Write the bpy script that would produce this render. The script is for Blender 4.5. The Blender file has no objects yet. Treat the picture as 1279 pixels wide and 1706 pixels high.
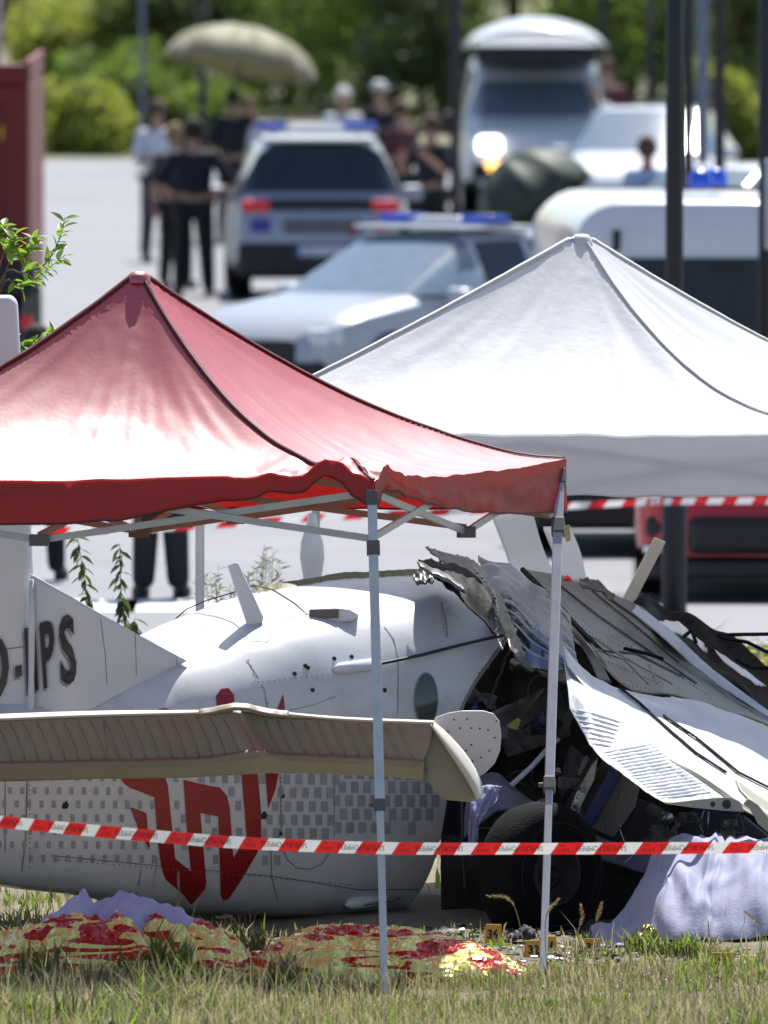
import bpy, bmesh, math, random
from mathutils import Vector, Matrix, noise
from mathutils.bvhtree import BVHTree
from mathutils.geometry import delaunay_2d_cdt
R = math.radians
random.seed(7)
SC = bpy.context.scene
COL = SC.collection

# ---------------------------------------------------------------- camera, sky, sun, exposure
CAMH = 5.18; PITCH = R(2.39); LENS = 600.0
FPX = LENS / 36.0 * 1706.0
cam_d = bpy.data.cameras.new('camera'); cam = bpy.data.objects.new('camera', cam_d); COL.objects.link(cam)
cam.location = (0, 0, CAMH); cam.rotation_euler = (math.pi / 2 - PITCH, 0, 0)
cam_d.sensor_fit = 'VERTICAL'; cam_d.sensor_height = 36.0; cam_d.sensor_width = 27.0; cam_d.lens = LENS
cam_d.clip_start = 1.0; cam_d.clip_end = 4000.0
cam_d.dof.use_dof = True; cam_d.dof.focus_distance = 77.2; cam_d.dof.aperture_fstop = 6.4; cam_d.dof.aperture_blades = 9
SC.camera = cam
SUN_EL, SUN_AZ = R(60), R(12)                 # azimuth clockwise from +Y (behind the scene)
w = bpy.data.worlds.new('World'); SC.world = w; w.use_nodes = True
nt = w.node_tree; bg = nt.nodes['Background']
sky = nt.nodes.new('ShaderNodeTexSky'); sky.sky_type = 'NISHITA'; sky.sun_disc = False
sky.sun_elevation = SUN_EL; sky.sun_rotation = SUN_AZ
nt.links.new(sky.outputs[0], bg.inputs[0]); bg.inputs[1].default_value = 0.092
sd = bpy.data.lights.new('sun', 'SUN'); sd.energy = 5.0; sd.angle = R(0.5); sd.color = (1.0, 0.96, 0.9)
so = bpy.data.objects.new('sun', sd); COL.objects.link(so)
sv = Vector((math.sin(SUN_AZ) * math.cos(SUN_EL), math.cos(SUN_AZ) * math.cos(SUN_EL), math.sin(SUN_EL)))
so.rotation_euler = sv.to_track_quat('Z', 'Y').to_euler(); so.location = (0, 90, 60)
SC.view_settings.view_transform = 'Standard'; SC.view_settings.look = 'None'
SC.view_settings.exposure = 0.64; SC.view_settings.gamma = 1.0; SC.view_settings.use_curve_mapping = False
SC.render.resolution_x = 768; SC.render.resolution_y = 1024

# ---------------------------------------------------------------- helpers
def ray(px, py):
    dx = (px - 639.5) / FPX; dy = (853 - py) / FPX
    return Vector((dx, math.cos(PITCH) + dy * math.sin(PITCH), -math.sin(PITCH) + dy * math.cos(PITCH)))
EYE = Vector((0, 0, CAMH))
def P(px, py, D):
    r = ray(px, py); return EYE + r * (D / r.y)
def G(px, py, z=0.0):
    r = ray(px, py); return EYE + r * ((z - CAMH) / r.z)
def X(px, D): return P(px, 800, D).x
def nz(x, y=0.0, z=0.0): return noise.noise(Vector((x, y, z)))
def fbm(x, y=0.0, z=0.0, o=4):
    s = 0; a = 1; f = 1
    for _ in range(o):
        s += a * nz(x * f, y * f, z * f + 7.3 * f); a *= .5; f *= 2.1
    return s
def lerp(a, b, t): return a + (b - a) * t
def interp(tab, x):
    if x <= tab[0][0]: return tab[0][1]
    for (x0, y0), (x1, y1) in zip(tab, tab[1:]):
        if x <= x1: return y0 + (y1 - y0) * (x - x0) / (x1 - x0)
    return tab[-1][1]
def smooth(t): t = max(0, min(1, t)); return t * t * (3 - 2 * t)

def tag(o, label=None, cat=None, group=None, kind=None):
    if label: o['label'] = label
    if cat: o['category'] = cat
    if group: o['group'] = group
    if kind: o['kind'] = kind
    return o
def empty(name, loc=(0, 0, 0), rz=0.0, label=None, cat=None, group=None):
    o = bpy.data.objects.new(name, None); COL.objects.link(o); o.location = loc; o.rotation_euler = (0, 0, rz)
    o.empty_display_size = .2
    return tag(o, label, cat, group)
def kids(o): return [c for c in bpy.data.objects if c.parent == o]
def copy_tree(o, loc=None, rz=None, parent=None, label=None, scale=None):
    ks = kids(o)
    c = o.copy(); COL.objects.link(c)
    if parent: c.parent = parent
    if loc is not None: c.location = loc
    if rz is not None: c.rotation_euler = (0, 0, rz)
    if scale is not None: c.scale = scale
    if label: c['label'] = label
    for k in ks: copy_tree(k, parent=c)
    return c

def mesh_obj(name, me, mats, parent=None, world=False, smooth_=True, bevel=0, solid=0, subd=0, bseg=2):
    if not isinstance(mats, (list, tuple)): mats = [mats]
    for m in mats: me.materials.append(m)
    o = bpy.data.objects.new(name, me); COL.objects.link(o)
    if parent is not None:
        o.parent = parent
        if world:
            bpy.context.view_layer.update() if False else None
            q = parent; T = Matrix.Identity(4)
            while q is not None:
                T = Matrix.LocRotScale(q.location, q.rotation_euler, q.scale) @ T; q = q.parent
            me.transform(T.inverted())
    if smooth_:
        me.polygons.foreach_set('use_smooth', [True] * len(me.polygons))
    if solid:
        s = o.modifiers.new('s', 'SOLIDIFY'); s.thickness = solid; s.offset = 0
    if bevel:
        b = o.modifiers.new('b', 'BEVEL'); b.width = bevel; b.segments = bseg; b.limit_method = 'ANGLE'; b.angle_limit = R(40)
        b.harden_normals = False
    if subd:
        b = o.modifiers.new('d', 'SUBSURF'); b.levels = subd; b.render_levels = subd
    return o

class MB:
    def __init__(s): s.v = []; s.f = []; s.m = []
    def add(s, vs, fs, mi=0):
        b = len(s.v); s.v += [tuple(v) for v in vs]; s.f += [tuple(b + i for i in f) for f in fs]; s.m += [mi] * len(fs); return s
    def box(s, c, d, rot=None, mi=0):
        x, y, z = d[0] / 2, d[1] / 2, d[2] / 2
        vs = [Vector(p) for p in [(-x,-y,-z),(x,-y,-z),(x,y,-z),(-x,y,-z),(-x,-y,z),(x,-y,z),(x,y,z),(-x,y,z)]]
        if rot is not None: vs = [rot @ v for v in vs]
        return s.add([Vector(c) + v for v in vs], [(0,3,2,1),(4,5,6,7),(0,1,5,4),(1,2,6,5),(2,3,7,6),(3,0,4,7)], mi)
    def bar(s, a, b, w, h=None, up=(0, 0, 1), mi=0):
        a = Vector(a); b = Vector(b); d = b - a; L = d.length; h = h or w
        z = d.normalized(); u = Vector(up)
        if abs(z.dot(u)) > .98: u = Vector((1, 0, 0))
        x = u.cross(z).normalized(); y = z.cross(x)
        rot = Matrix((x, y, z)).transposed()
        return s.box((a + b) / 2, (w, h, L), rot, mi)
    def tube(s, pts, r, n=8, caps=True, mi=0):
        pts = [Vector(p) for p in pts]; k = len(pts)
        rr = r if isinstance(r, (list, tuple)) else [r] * k
        base = len(s.v); prev = None
        for i, p in enumerate(pts):
            t = (pts[min(i + 1, k - 1)] - pts[max(i - 1, 0)]).normalized()
            if prev is None:
                u = Vector((0, 0, 1)) if abs(t.z) < .9 else Vector((1, 0, 0)); x = u.cross(t).normalized()
            else:
                x = (prev - t * prev.dot(t)).normalized()
            prev = x; y = t.cross(x)
            for j in range(n):
                a = 2 * math.pi * j / n
                s.v.append(tuple(p + (x * math.cos(a) + y * math.sin(a)) * rr[i]))
        for i in range(k - 1):
            for j in range(n):
                s.f.append((base + i*n + j, base + i*n + (j+1) % n, base + (i+1)*n + (j+1) % n, base + (i+1)*n + j)); s.m.append(mi)
        if caps:
            s.f.append(tuple(base + j for j in range(n))[::-1]); s.f.append(tuple(base + (k-1)*n + j for j in range(n))); s.m += [mi, mi]
        return s
    def lathe(s, prof, n=24, M=None, mi=0):      # prof: (r, z)
        base = len(s.v); M = M or Matrix.Identity(4)
        for r, z in prof:
            for j in range(n):
                a = 2 * math.pi * j / n; s.v.append(tuple(M @ Vector((r * math.cos(a), r * math.sin(a), z))))
        for i in range(len(prof) - 1):
            for j in range(n):
                s.f.append((base + i*n + j, base + i*n + (j+1) % n, base + (i+1)*n + (j+1) % n, base + (i+1)*n + j)); s.m.append(mi)
        return s
    def grid(s, fn, nu, nv, mi=0, keep=None):
        base = len(s.v)
        for j in range(nv + 1):
            for i in range(nu + 1): s.v.append(tuple(fn(i / nu, j / nv)))
        for j in range(nv):
            for i in range(nu):
                if keep and not keep((i + .5) / nu, (j + .5) / nv): continue
                a = base + j * (nu + 1) + i; s.f.append((a, a + 1, a + nu + 2, a + nu + 1)); s.m.append(mi)
        return s
    def prism(s, pts, off, mi=0):                # closed outline of 3D points, extruded by vector
        n = len(pts); off = Vector(off)
        vs = [Vector(p) for p in pts] + [Vector(p) + off for p in pts]
        return s.add(vs, [tuple(range(n))[::-1], tuple(range(n, 2 * n))] + [(i, (i+1) % n, n + (i+1) % n, n + i) for i in range(n)], mi)
    def build(s, name, mat, parent=None, world=False, **k):
        me = bpy.data.meshes.new(name); me.from_pydata(s.v, [], s.f)
        if any(s.m): me.polygons.foreach_set('material_index', s.m)
        me.update()
        bm = bmesh.new(); bm.from_mesh(me); bmesh.ops.recalc_face_normals(bm, faces=bm.faces) if k.pop('fixn', True) else None
        bm.to_mesh(me); bm.free()
        return mesh_obj(name, me, mat, parent, world, **{**dict(smooth_=False), **k})

# ---- materials
MATS = {}
def mat(name, col, rough=.6, metal=0.0, var=.12, vs=6.0, bump=0.0, bs=40.0, coat=0.0, coatr=.08, coati=1.5, spec=.5, transl=0.0, tcol=None,
        dirt=0.0, ds=1.5, dcol=(.16, .12, .08), emit=0.0, sheen=0.0, alpha=1.0, stretch=(1, 1, 1)):
    m = bpy.data.materials.new(name); m.use_nodes = True; MATS[name] = m
    t = m.node_tree; N = t.nodes; L = t.links; b = N['Principled BSDF']
    tc = N.new('ShaderNodeTexCoord'); mp = N.new('ShaderNodeMapping'); L.new(tc.outputs['Object'], mp.inputs[0]); mp.inputs['Scale'].default_value = stretch
    n1 = N.new('ShaderNodeTexNoise'); n1.inputs['Scale'].default_value = vs; n1.inputs['Detail'].default_value = 5; L.new(mp.outputs[0], n1.inputs[0])
    r = N.new('ShaderNodeValToRGB'); e = r.color_ramp.elements
    e[0].position = .3; e[1].position = .7
    e[0].color = (*[c * (1 - var) for c in col], 1); e[1].color = (*[min(1, c * (1 + var)) for c in col], 1)
    L.new(n1.outputs[0], r.inputs[0]); out = r.outputs[0]
    if dirt:
        n2 = N.new('ShaderNodeTexNoise'); n2.inputs['Scale'].default_value = ds; n2.inputs['Detail'].default_value = 9; n2.inputs['Roughness'].default_value = .68
        L.new(mp.outputs[0], n2.inputs[0])
        r2 = N.new('ShaderNodeValToRGB'); r2.color_ramp.elements[0].position = .52; r2.color_ramp.elements[1].position = .8
        r2.color_ramp.elements[0].color = (0, 0, 0, 1); r2.color_ramp.elements[1].color = (dirt, dirt, dirt, 1)
        L.new(n2.outputs[0], r2.inputs[0])
        mx = N.new('ShaderNodeMixRGB'); mx.inputs[2].default_value = (*dcol, 1); L.new(r2.outputs[0], mx.inputs[0]); L.new(out, mx.inputs[1]); out = mx.outputs[0]
    L.new(out, b.inputs['Base Color'])
    b.inputs['Roughness'].default_value = rough; b.inputs['Metallic'].default_value = metal
    b.inputs['Specular IOR Level'].default_value = spec
    b.inputs['Coat Weight'].default_value = coat; b.inputs['Coat Roughness'].default_value = coatr; b.inputs['Coat IOR'].default_value = coati
    b.inputs['Sheen Weight'].default_value = sheen
    if emit: b.inputs['Emission Color'].default_value = (*col, 1); b.inputs['Emission Strength'].default_value = emit
    if alpha < 1: b.inputs['Alpha'].default_value = alpha
    if bump:
        n3 = N.new('ShaderNodeTexNoise'); n3.inputs['Scale'].default_value = bs; n3.inputs['Detail'].default_value = 6; L.new(mp.outputs[0], n3.inputs[0])
        bp = N.new('ShaderNodeBump'); bp.inputs['Strength'].default_value = bump; bp.inputs['Distance'].default_value = .02
        L.new(n3.outputs[0], bp.inputs['Height']); L.new(bp.outputs[0], b.inputs['Normal'])
    if transl:
        tr = N.new('ShaderNodeBsdfTranslucent'); tr.inputs[0].default_value = (*(tcol or col), 1)
        ms = N.new('ShaderNodeMixShader'); ms.inputs[0].default_value = transl
        L.new(b.outputs[0], ms.inputs[1]); L.new(tr.outputs[0], ms.inputs[2])
        L.new(ms.outputs[0], N['Material Output'].inputs['Surface'])
    return m

def text_mesh(s, size=1.0, weight=0.0, font_shear=0.0):
    c = bpy.data.curves.new('t', 'FONT'); c.body = s; c.size = size; c.offset = weight; c.shear = font_shear
    c.align_x = 'LEFT'; c.resolution_u = 3
    o = bpy.data.objects.new('t', c); COL.objects.link(o)
    dg = bpy.context.evaluated_depsgraph_get(); me = bpy.data.meshes.new_from_object(o.evaluated_get(dg))
    vs = [v.co.copy() for v in me.vertices]; fs = [tuple(p.vertices) for p in me.polygons]
    bpy.data.objects.remove(o); bpy.data.curves.remove(c); bpy.data.meshes.remove(me)
    return vs, fs
def bounds(vs):
    xs = [v[0] for v in vs]; ys = [v[1] for v in vs]; return min(xs), max(xs), min(ys), max(ys)

def bvh_of(o):
    me = o.data; M = Matrix.LocRotScale(o.parent.location, o.parent.rotation_euler, o.parent.scale) if o.parent else Matrix.Identity(4)
    return BVHTree.FromPolygons([M @ v.co for v in me.vertices], [tuple(p.vertices) for p in me.polygons])
def hit(bvh, px, py, off=.003):
    r = ray(px, py).normalized(); h = bvh.ray_cast(EYE, r)
    if h[0] is None: return None
    n = h[1] if h[1].dot(r) < 0 else -h[1]
    return h[0] + n * off
def decal_poly(bvh, poly, step=14.0, off=.003):      # print lying on a surface
    vs = [Vector(p) for p in poly]; n = len(vs); edges = []; pts = []
    for i in range(n):
        a = vs[i]; b = vs[(i + 1) % n]; k = max(1, int((b - a).length / step))
        for j in range(k): pts.append(a.lerp(b, j / k))
    m = len(pts); face = list(range(m))
    x0, x1, y0, y1 = bounds(pts); xx = x0
    while xx < x1:
        yy = y0
        while yy < y1: pts.append(Vector((xx + .13, yy + .17))); yy += step
        xx += step
    r = delaunay_2d_cdt(pts, [], [face], 1, 1e-4)
    out = [hit(bvh, v.x, v.y, off) for v in r[0]]
    return out, [f for f in r[2] if all(out[i] is not None for i in f)]
def add_decal(mb, out, fs):
    idx = {}; vs = []
    for f in fs:
        for i in f:
            if i not in idx: idx[i] = len(vs); vs.append(out[i])
    mb.add(vs, [tuple(idx[i] for i in f) for f in fs])

def crgrid(rows, u, v):                               # bicubic-ish (Catmull-Rom) interpolation of a control grid of px,py,D
    def cr(p0, p1, p2, p3, t):
        return 0.5 * ((2*p1) + (-p0+p2)*t + (2*p0-5*p1+4*p2-p3)*t*t + (-p0+3*p1-3*p2+p3)*t**3)
    def line(pts, t):
        if len(pts) == 1: return pts[0]
        n = len(pts) - 1; x = min(max(t, 0), 1) * n; i = min(int(x), n - 1); f = x - i
        if n == 1: return pts[0].lerp(pts[1], f)
        a = pts[i - 1] if i > 0 else 2 * pts[0] - pts[1]; d = pts[i + 2] if i + 2 <= n else 2 * pts[n] - pts[n - 1]
        return cr(a, pts[i], pts[i + 1], d, f)
    return line([line(r, u) for r in rows], v)
def pgrid(rows): return [[P(*p) for p in r] for r in rows]
def patch(name, rows, nu, nv, mt, parent=None, disp=None, keep=None, solid=.004, world=True, **k):
    g = pgrid(rows)
    def fn(u, v):
        p = crgrid(g, u, v)
        if disp: p = p + Vector(disp(u, v, p))
        return p
    return MB().grid(fn, nu, nv, keep=keep).build(name, mt, parent, world=world, solid=solid, **{**dict(smooth_=True, fixn=False), **k})
# ---------------------------------------------------------------- materials of the setting
M_road = mat('light_asphalt', (.165, .165, .185), .62, var=.12, vs=.6, dirt=.7, ds=.25, dcol=(.10, .145, .15), bump=.15, bs=60)
M_soil = mat('dry_soil', (.17, .145, .10), .95, var=.35, vs=2.2, bump=.8, bs=14, dirt=.6, ds=.8, dcol=(.10, .13, .04))
M_bank = mat('dry_grass_bank', (.20, .19, .13), .95, var=.3, vs=.6, bump=.5, bs=6, dirt=.8, ds=.25, dcol=(.12, .17, .04))
M_paint = mat('road_paint', (.8, .8, .8), .6, var=.06, dirt=.3, ds=4, dcol=(.4, .4, .42))

# ---------------------------------------------------------------- the setting
def sheet(name, x0, x1, y0, y1, z, mt, nx=1, ny=1, fn=None):
    mb = MB(); mb.grid(lambda u, v: (lerp(x0, x1, u), lerp(y0, y1, v), z + (fn(lerp(x0, x1, u), lerp(y0, y1, v)) if fn else 0)), nx, ny)
    o = mb.build(name, mt, smooth_=bool(fn)); return tag(o, kind='structure')
sheet('ground', -900, 900, -40, 2500, -.03, M_soil)
def field_z(x, y):
    f = smooth((min(y - 66, 102 - y)) / 4) * smooth((14 - abs(x)) / 4)
    return f * (.035 + .05 * fbm(x * .7, y * .7) + .02 * fbm(x * 3, y * 3))
def gz(x, y): return -.024 + field_z(x, y)
sheet('field', -14, 14, 60, 103, -.024, M_soil, 140, 215, field_z)
sheet('road', -60, 40, 103, 246, -.01, M_road)
for i, (px, y0, y1, w_) in enumerate([(300, 109, 110.6, .8), (480, 109, 110.6, .8), (120, 109, 110.6, .8), (660, 109, 110.6, .8), (960, 109, 110.6, .6)]):
    x = X(px, y0); sheet('road_marking', x - w_ / 2, x + w_ / 2, y0, y1, -.006, M_paint)
kb = MB(); kb.box((-10, 102.9, .03), (100, .2, .12)); tag(kb.build('kerb', mat('kerb_stone', (.4, .4, .4), .8)), kind='structure')
def bank_z(x, y):
    return max(0, (y - 247) * .03) * smooth((420 - y) / 60) + .25 * fbm(x * .12, y * .1) * smooth((y - 246) / 6)
sheet('verge_bank', -90, 90, 246, 420, -.015, M_bank, 60, 60, bank_z)
sheet('gravel_path', -22, -6.2, 236, 246.5, -.005, mat('pale_gravel', (.27, .25, .21), .95, var=.25, vs=3, bump=.6, bs=10))

# ---------------------------------------------------------------- bushes and trees behind the road
GREENS = [mat('leaf_yellow_green', (.21, .24, .05), .6, var=.4, vs=1.2, transl=.45, tcol=(.42, .48, .08)),
          mat('leaf_mid_green', (.11, .16, .045), .6, var=.4, vs=1.2, transl=.4, tcol=(.26, .38, .06)),
          mat('leaf_dark_green', (.06, .085, .035), .6, var=.4, vs=1.2, transl=.3, tcol=(.14, .21, .04)),
          mat('leaf_dry_tan', (.25, .21, .11), .7, var=.3, vs=1.5, transl=.25, tcol=(.35, .3, .15))]
M_bark = mat('bark', (.12, .085, .06), .9, var=.3, vs=20, bump=.5)
def leaf_quad(mb, c, s, rnd, mi=0):
    d = Vector((rnd.gauss(0, 1), rnd.gauss(0, 1), rnd.gauss(0, .8))).normalized(); u = d.orthogonal().normalized()
    u.rotate(Matrix.Rotation(rnd.uniform(0, 6.28), 3, d)); v = d.cross(u)
    mb.add([c - u*s, c - v*s*.45 + d*s*.08, c + u*s, c + v*s*.45 + d*s*.08], [(0, 1, 2, 3)], mi)
CROWN = {}
def bush_tree(loc, rx, h, kind, label, cat='tree', name='bush', seed=0, leaves=5200, ls=.085, group='trees and bushes beyond the road'):
    rnd = random.Random(seed); t = empty(name, loc, 0, label, cat, group)
    tr = MB(); tr.tube([(0, 0, -.1), (.06, 0, h*.25), (-.05, .05, h*.5), (0, 0, h*.8)], [.14, .11, .07, .03], 8)
    for k in range(7):
        a = rnd.uniform(0, 6.28); tr.tube([(0, 0, h*rnd.uniform(.15, .5)), (math.cos(a)*rx*.4, math.sin(a)*rx*.4, h*.55), (math.cos(a)*rx*.7, math.sin(a)*rx*.7, h*rnd.uniform(.5, .85))], [.06, .04, .015], 6)
    tr.build('trunk', M_bark, t, smooth_=True)
    clumps = [(Vector((rnd.uniform(-1, 1)*rx*.8, rnd.uniform(-1, 1)*rx*.6, h*rnd.uniform(.12, .9))), rnd.uniform(.25, .5)*rx) for _ in range(22)]
    mb = MB()
    for _ in range(leaves):
        c, r = rnd.choice(clumps); d = Vector((rnd.gauss(0, 1), rnd.gauss(0, 1), rnd.gauss(0, 1))).normalized() * r * rnd.uniform(.55, 1.05)
        p = c + d * Vector((1, 1, .8)).length / 1.6
        p.z = max(.05, p.z); leaf_quad(mb, p, ls * rnd.uniform(.7, 1.4), rnd)
    mb.build('crown', GREENS[kind], t)
    return t
D0 = 262
BUSH = [ # px, D, half width, height, kind, label
 (20, 285, 2.2, 3.6, 3, 'straw coloured dry shrub at the far left above the red fire engine'),
 (150, 300, 2.4, 3.0, 3, 'pale dry shrub on the bank, top left behind the thin grey post'),
 (140, 262, 1.2, 1.7, 0, 'yellow green bush left of the beige parasol beside the road'),
 (245, 268, 1.9, 3.4, 0, 'tall yellow green bush behind the left edge of the beige parasol'),
 (205, 257, 1.0, 1.5, 1, 'low green bush at the road edge behind the man in the white shirt'),
 (310, 262, 1.2, 2.4, 2, 'dark green bush directly under the beige parasol'),
 (400, 275, 2.0, 4.4, 1, 'mid green tree rising above the top of the beige parasol'),
 (480, 262, 1.3, 3.0, 2, 'dark tree right of the parasol pole behind the police SUV roof'),
 (610, 260, 1.9, 3.2, 1, 'bright green round bush between the parasol and the motorhome'),
 (640, 275, 2.2, 4.6, 1, 'tall green tree at the top centre beyond the police SUV'),
 (735, 257, 1.3, 3.4, 2, 'dark shaded tree just left of the motorhome'),
 (850, 275, 2.1, 4.6, 0, 'yellow green tree top above the motorhome roof'),
 (1040, 258, 1.3, 3.0, 1, 'green bush right of the motorhome between two lamp posts'),
 (1010, 275, 2.1, 4.6, 0, 'yellow green tree behind the thin posts right of the motorhome'),
 (1130, 268, 1.8, 4.4, 2, 'dark tree behind the thick lamp post at upper right'),
 (1235, 258, 1.5, 3.6, 1, 'bushy green tree in the upper right corner'),
 (1310, 262, 1.6, 3.0, 0, 'yellow green bush at the right edge beyond the white van'),
 (112, 249, .9, .9, 0, 'low green weed clump on the verge beside the fire engine roof'),
 (178, 251, .8, .8, 3, 'low dry weed clump on the verge left of the man in the white shirt'),
 (300, 251, .9, 1.1, 1, 'low green clump on the verge behind the black clad officers'),
 (1215, 245, .9, 1.5, 0, 'low sunlit bush at the right edge above the blue beacons')]
for i, (px, D, rx, h, kd, lb) in enumerate(BUSH):
    if px in (20, 150, 205) and D > 252: h *= .8
    bush_tree((X(px, D), D, -.1 + max(0, D - 247) * .03), rx, h, kd, lb, 'tree' if h > 2.8 else 'bush', 'tree' if h > 2.8 else 'bush', 100 + i)

# ---------------------------------------------------------------- lamp posts
M_post = mat('anthracite_post', (.016, .018, .024), .5, var=.1)
M_postg = mat('blue_grey_post', (.16, .20, .27), .5, var=.1)
def post(px, D, r, label, mt=M_post, base=True):
    t = empty('lamp_post', (X(px, D), D, 0), 0, label, 'lamp post', 'lamp posts along the road')
    MB().tube([(0, 0, -.2), (0, 0, 3.0), (0, 0, 6.2)], [r, r * .95, r * .8], 14).build('pole', mt, t, smooth_=True)
    if base: MB().tube([(0, 0, -.05), (0, 0, 1.05), (0, 0, 1.12)], [r*1.35, r*1.35, r*1.05], 14).build('base_sleeve', mt, t, smooth_=True)
    a = MB(); a.bar((0, 0, 6.15), (-.7, 0, 6.3), .06); a.build('arm', mt, t)
    a = MB(); a.box((-.9, 0, 6.3), (.55, .22, .08)); a.build('lamp_head', mt, t, bevel=.02)
post(237, 240, .035, 'thin grey post behind the man in the white shirt, leftmost of the posts', M_postg, False)
post(337, 225, .06, 'dark lamp post passing behind the beige parasol', base=False)
post(758, 196, .062, 'dark lamp post just left of the motorhome', base=False)
post(1003, 228, .05, 'slim dark lamp post at the right corner of the motorhome', base=False)
post(1083, 214, .05, 'slim dark lamp post behind the person in the light blue shirt', base=False)
post(1123, 107.5, .06, 'thick dark lamp post nearest the camera, its base seen between white tent and wreck')
post(1146, 160, .055, 'dark lamp post half hidden behind the thick near post', base=False)
post(1170, 188, .07, 'blue grey post right of the two overlapping dark posts', M_postg, False)
post(1198, 168, .058, 'dark lamp post behind the blue roof beacons', base=False)
post(1274, 122, .05, 'dark lamp post cut by the right edge of the picture', base=False)
sg = empty('traffic_sign', (X(1280, 121.6), 121.6, 0), 0, 'white edged sign plate on the post at the right edge', 'sign')
MB().box((.05, -.02, 2.3), (.16, .02, .64)).build('sign_plate', mat('sign_grey_white', (.55, .57, .6), .5), sg, bevel=.02)
MB().box((.05, .0, 2.3), (.05, .03, .5)).build('bracket', M_post, sg)

# ---------------------------------------------------------------- vehicles
M_white = mat('white_paint', (.72, .74, .78), .3, var=.03, coat=.6, dirt=.12, ds=3, dcol=(.4, .38, .35))
M_silver = mat('silver_paint', (.34, .37, .44), .3, metal=.35, var=.04, coat=.5)
M_red = mat('dark_red_paint', (.42, .008, .014), .3, var=.08, coat=.6)
M_fire = mat('fire_engine_red', (.17, .003, .006), .5, var=.1, coat=.05)
M_black = mat('black_plastic', (.012, .012, .015), .55, var=.2)
M_navycar = mat('dark_navy_paint', (.01, .014, .03), .35, coat=.5)
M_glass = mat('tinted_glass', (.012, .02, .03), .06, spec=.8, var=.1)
M_glassl = mat('painted_sky_glass', (.16, .22, .29), .12, spec=1, var=.1)  # pale blue colour carries the sky's reflection in the glass
M_tyre = mat('tyre_rubber', (.008, .008, .009), .9, spec=.15, var=.2, bump=.3, bs=80)
M_rim = mat('alloy_rim', (.4, .4, .42), .35, metal=.8)
M_tail = mat('tail_light_red', (.55, .008, .02), .25, emit=.12, coat=.5)
M_head = mat('headlight_glass', (.7, .75, .8), .1, coat=.8)
M_amber = mat('amber_lamp', (1.0, .5, .12), .3, emit=3.0)
M_glint = mat('bonnet_glint_glow', (1, .97, .9), .3, emit=3.5)  # glow painted for a sun glint, not a lit lamp
M_blue = mat('police_blue', (.012, .03, .30), .35, coat=.4)
M_bluel = mat('blue_beacon_plastic', (.01, .08, .55), .15, coat=.8, transl=.2, tcol=(.05, .3, 1))
M_redst = mat('red_sticker', (.45, .03, .03), .4)
M_plate = mat('plate_white', (.5, .55, .65), .5)
M_text = mat('dark_print', (.02, .02, .025), .6)

def text_on(parent, s, c, h, mt, ux=(1, 0, 0), uy=(0, 0, 1), name='lettering', wt=.015, width=None):
    vs, fs = text_mesh(s, 1.0, wt); x0, x1, y0, y1 = bounds(vs)
    k = h / max(.001, y1 - y0); kx = (width / (x1 - x0)) if width else k
    ux = Vector(ux); uy = Vector(uy); c = Vector(c)
    mb = MB(); mb.add([c + ux * ((v[0] - (x0 + x1) / 2) * kx) + uy * ((v[1] - (y0 + y1) / 2) * k) for v in vs], fs)
    return mb.build(name, mt, parent, fixn=False)

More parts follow.
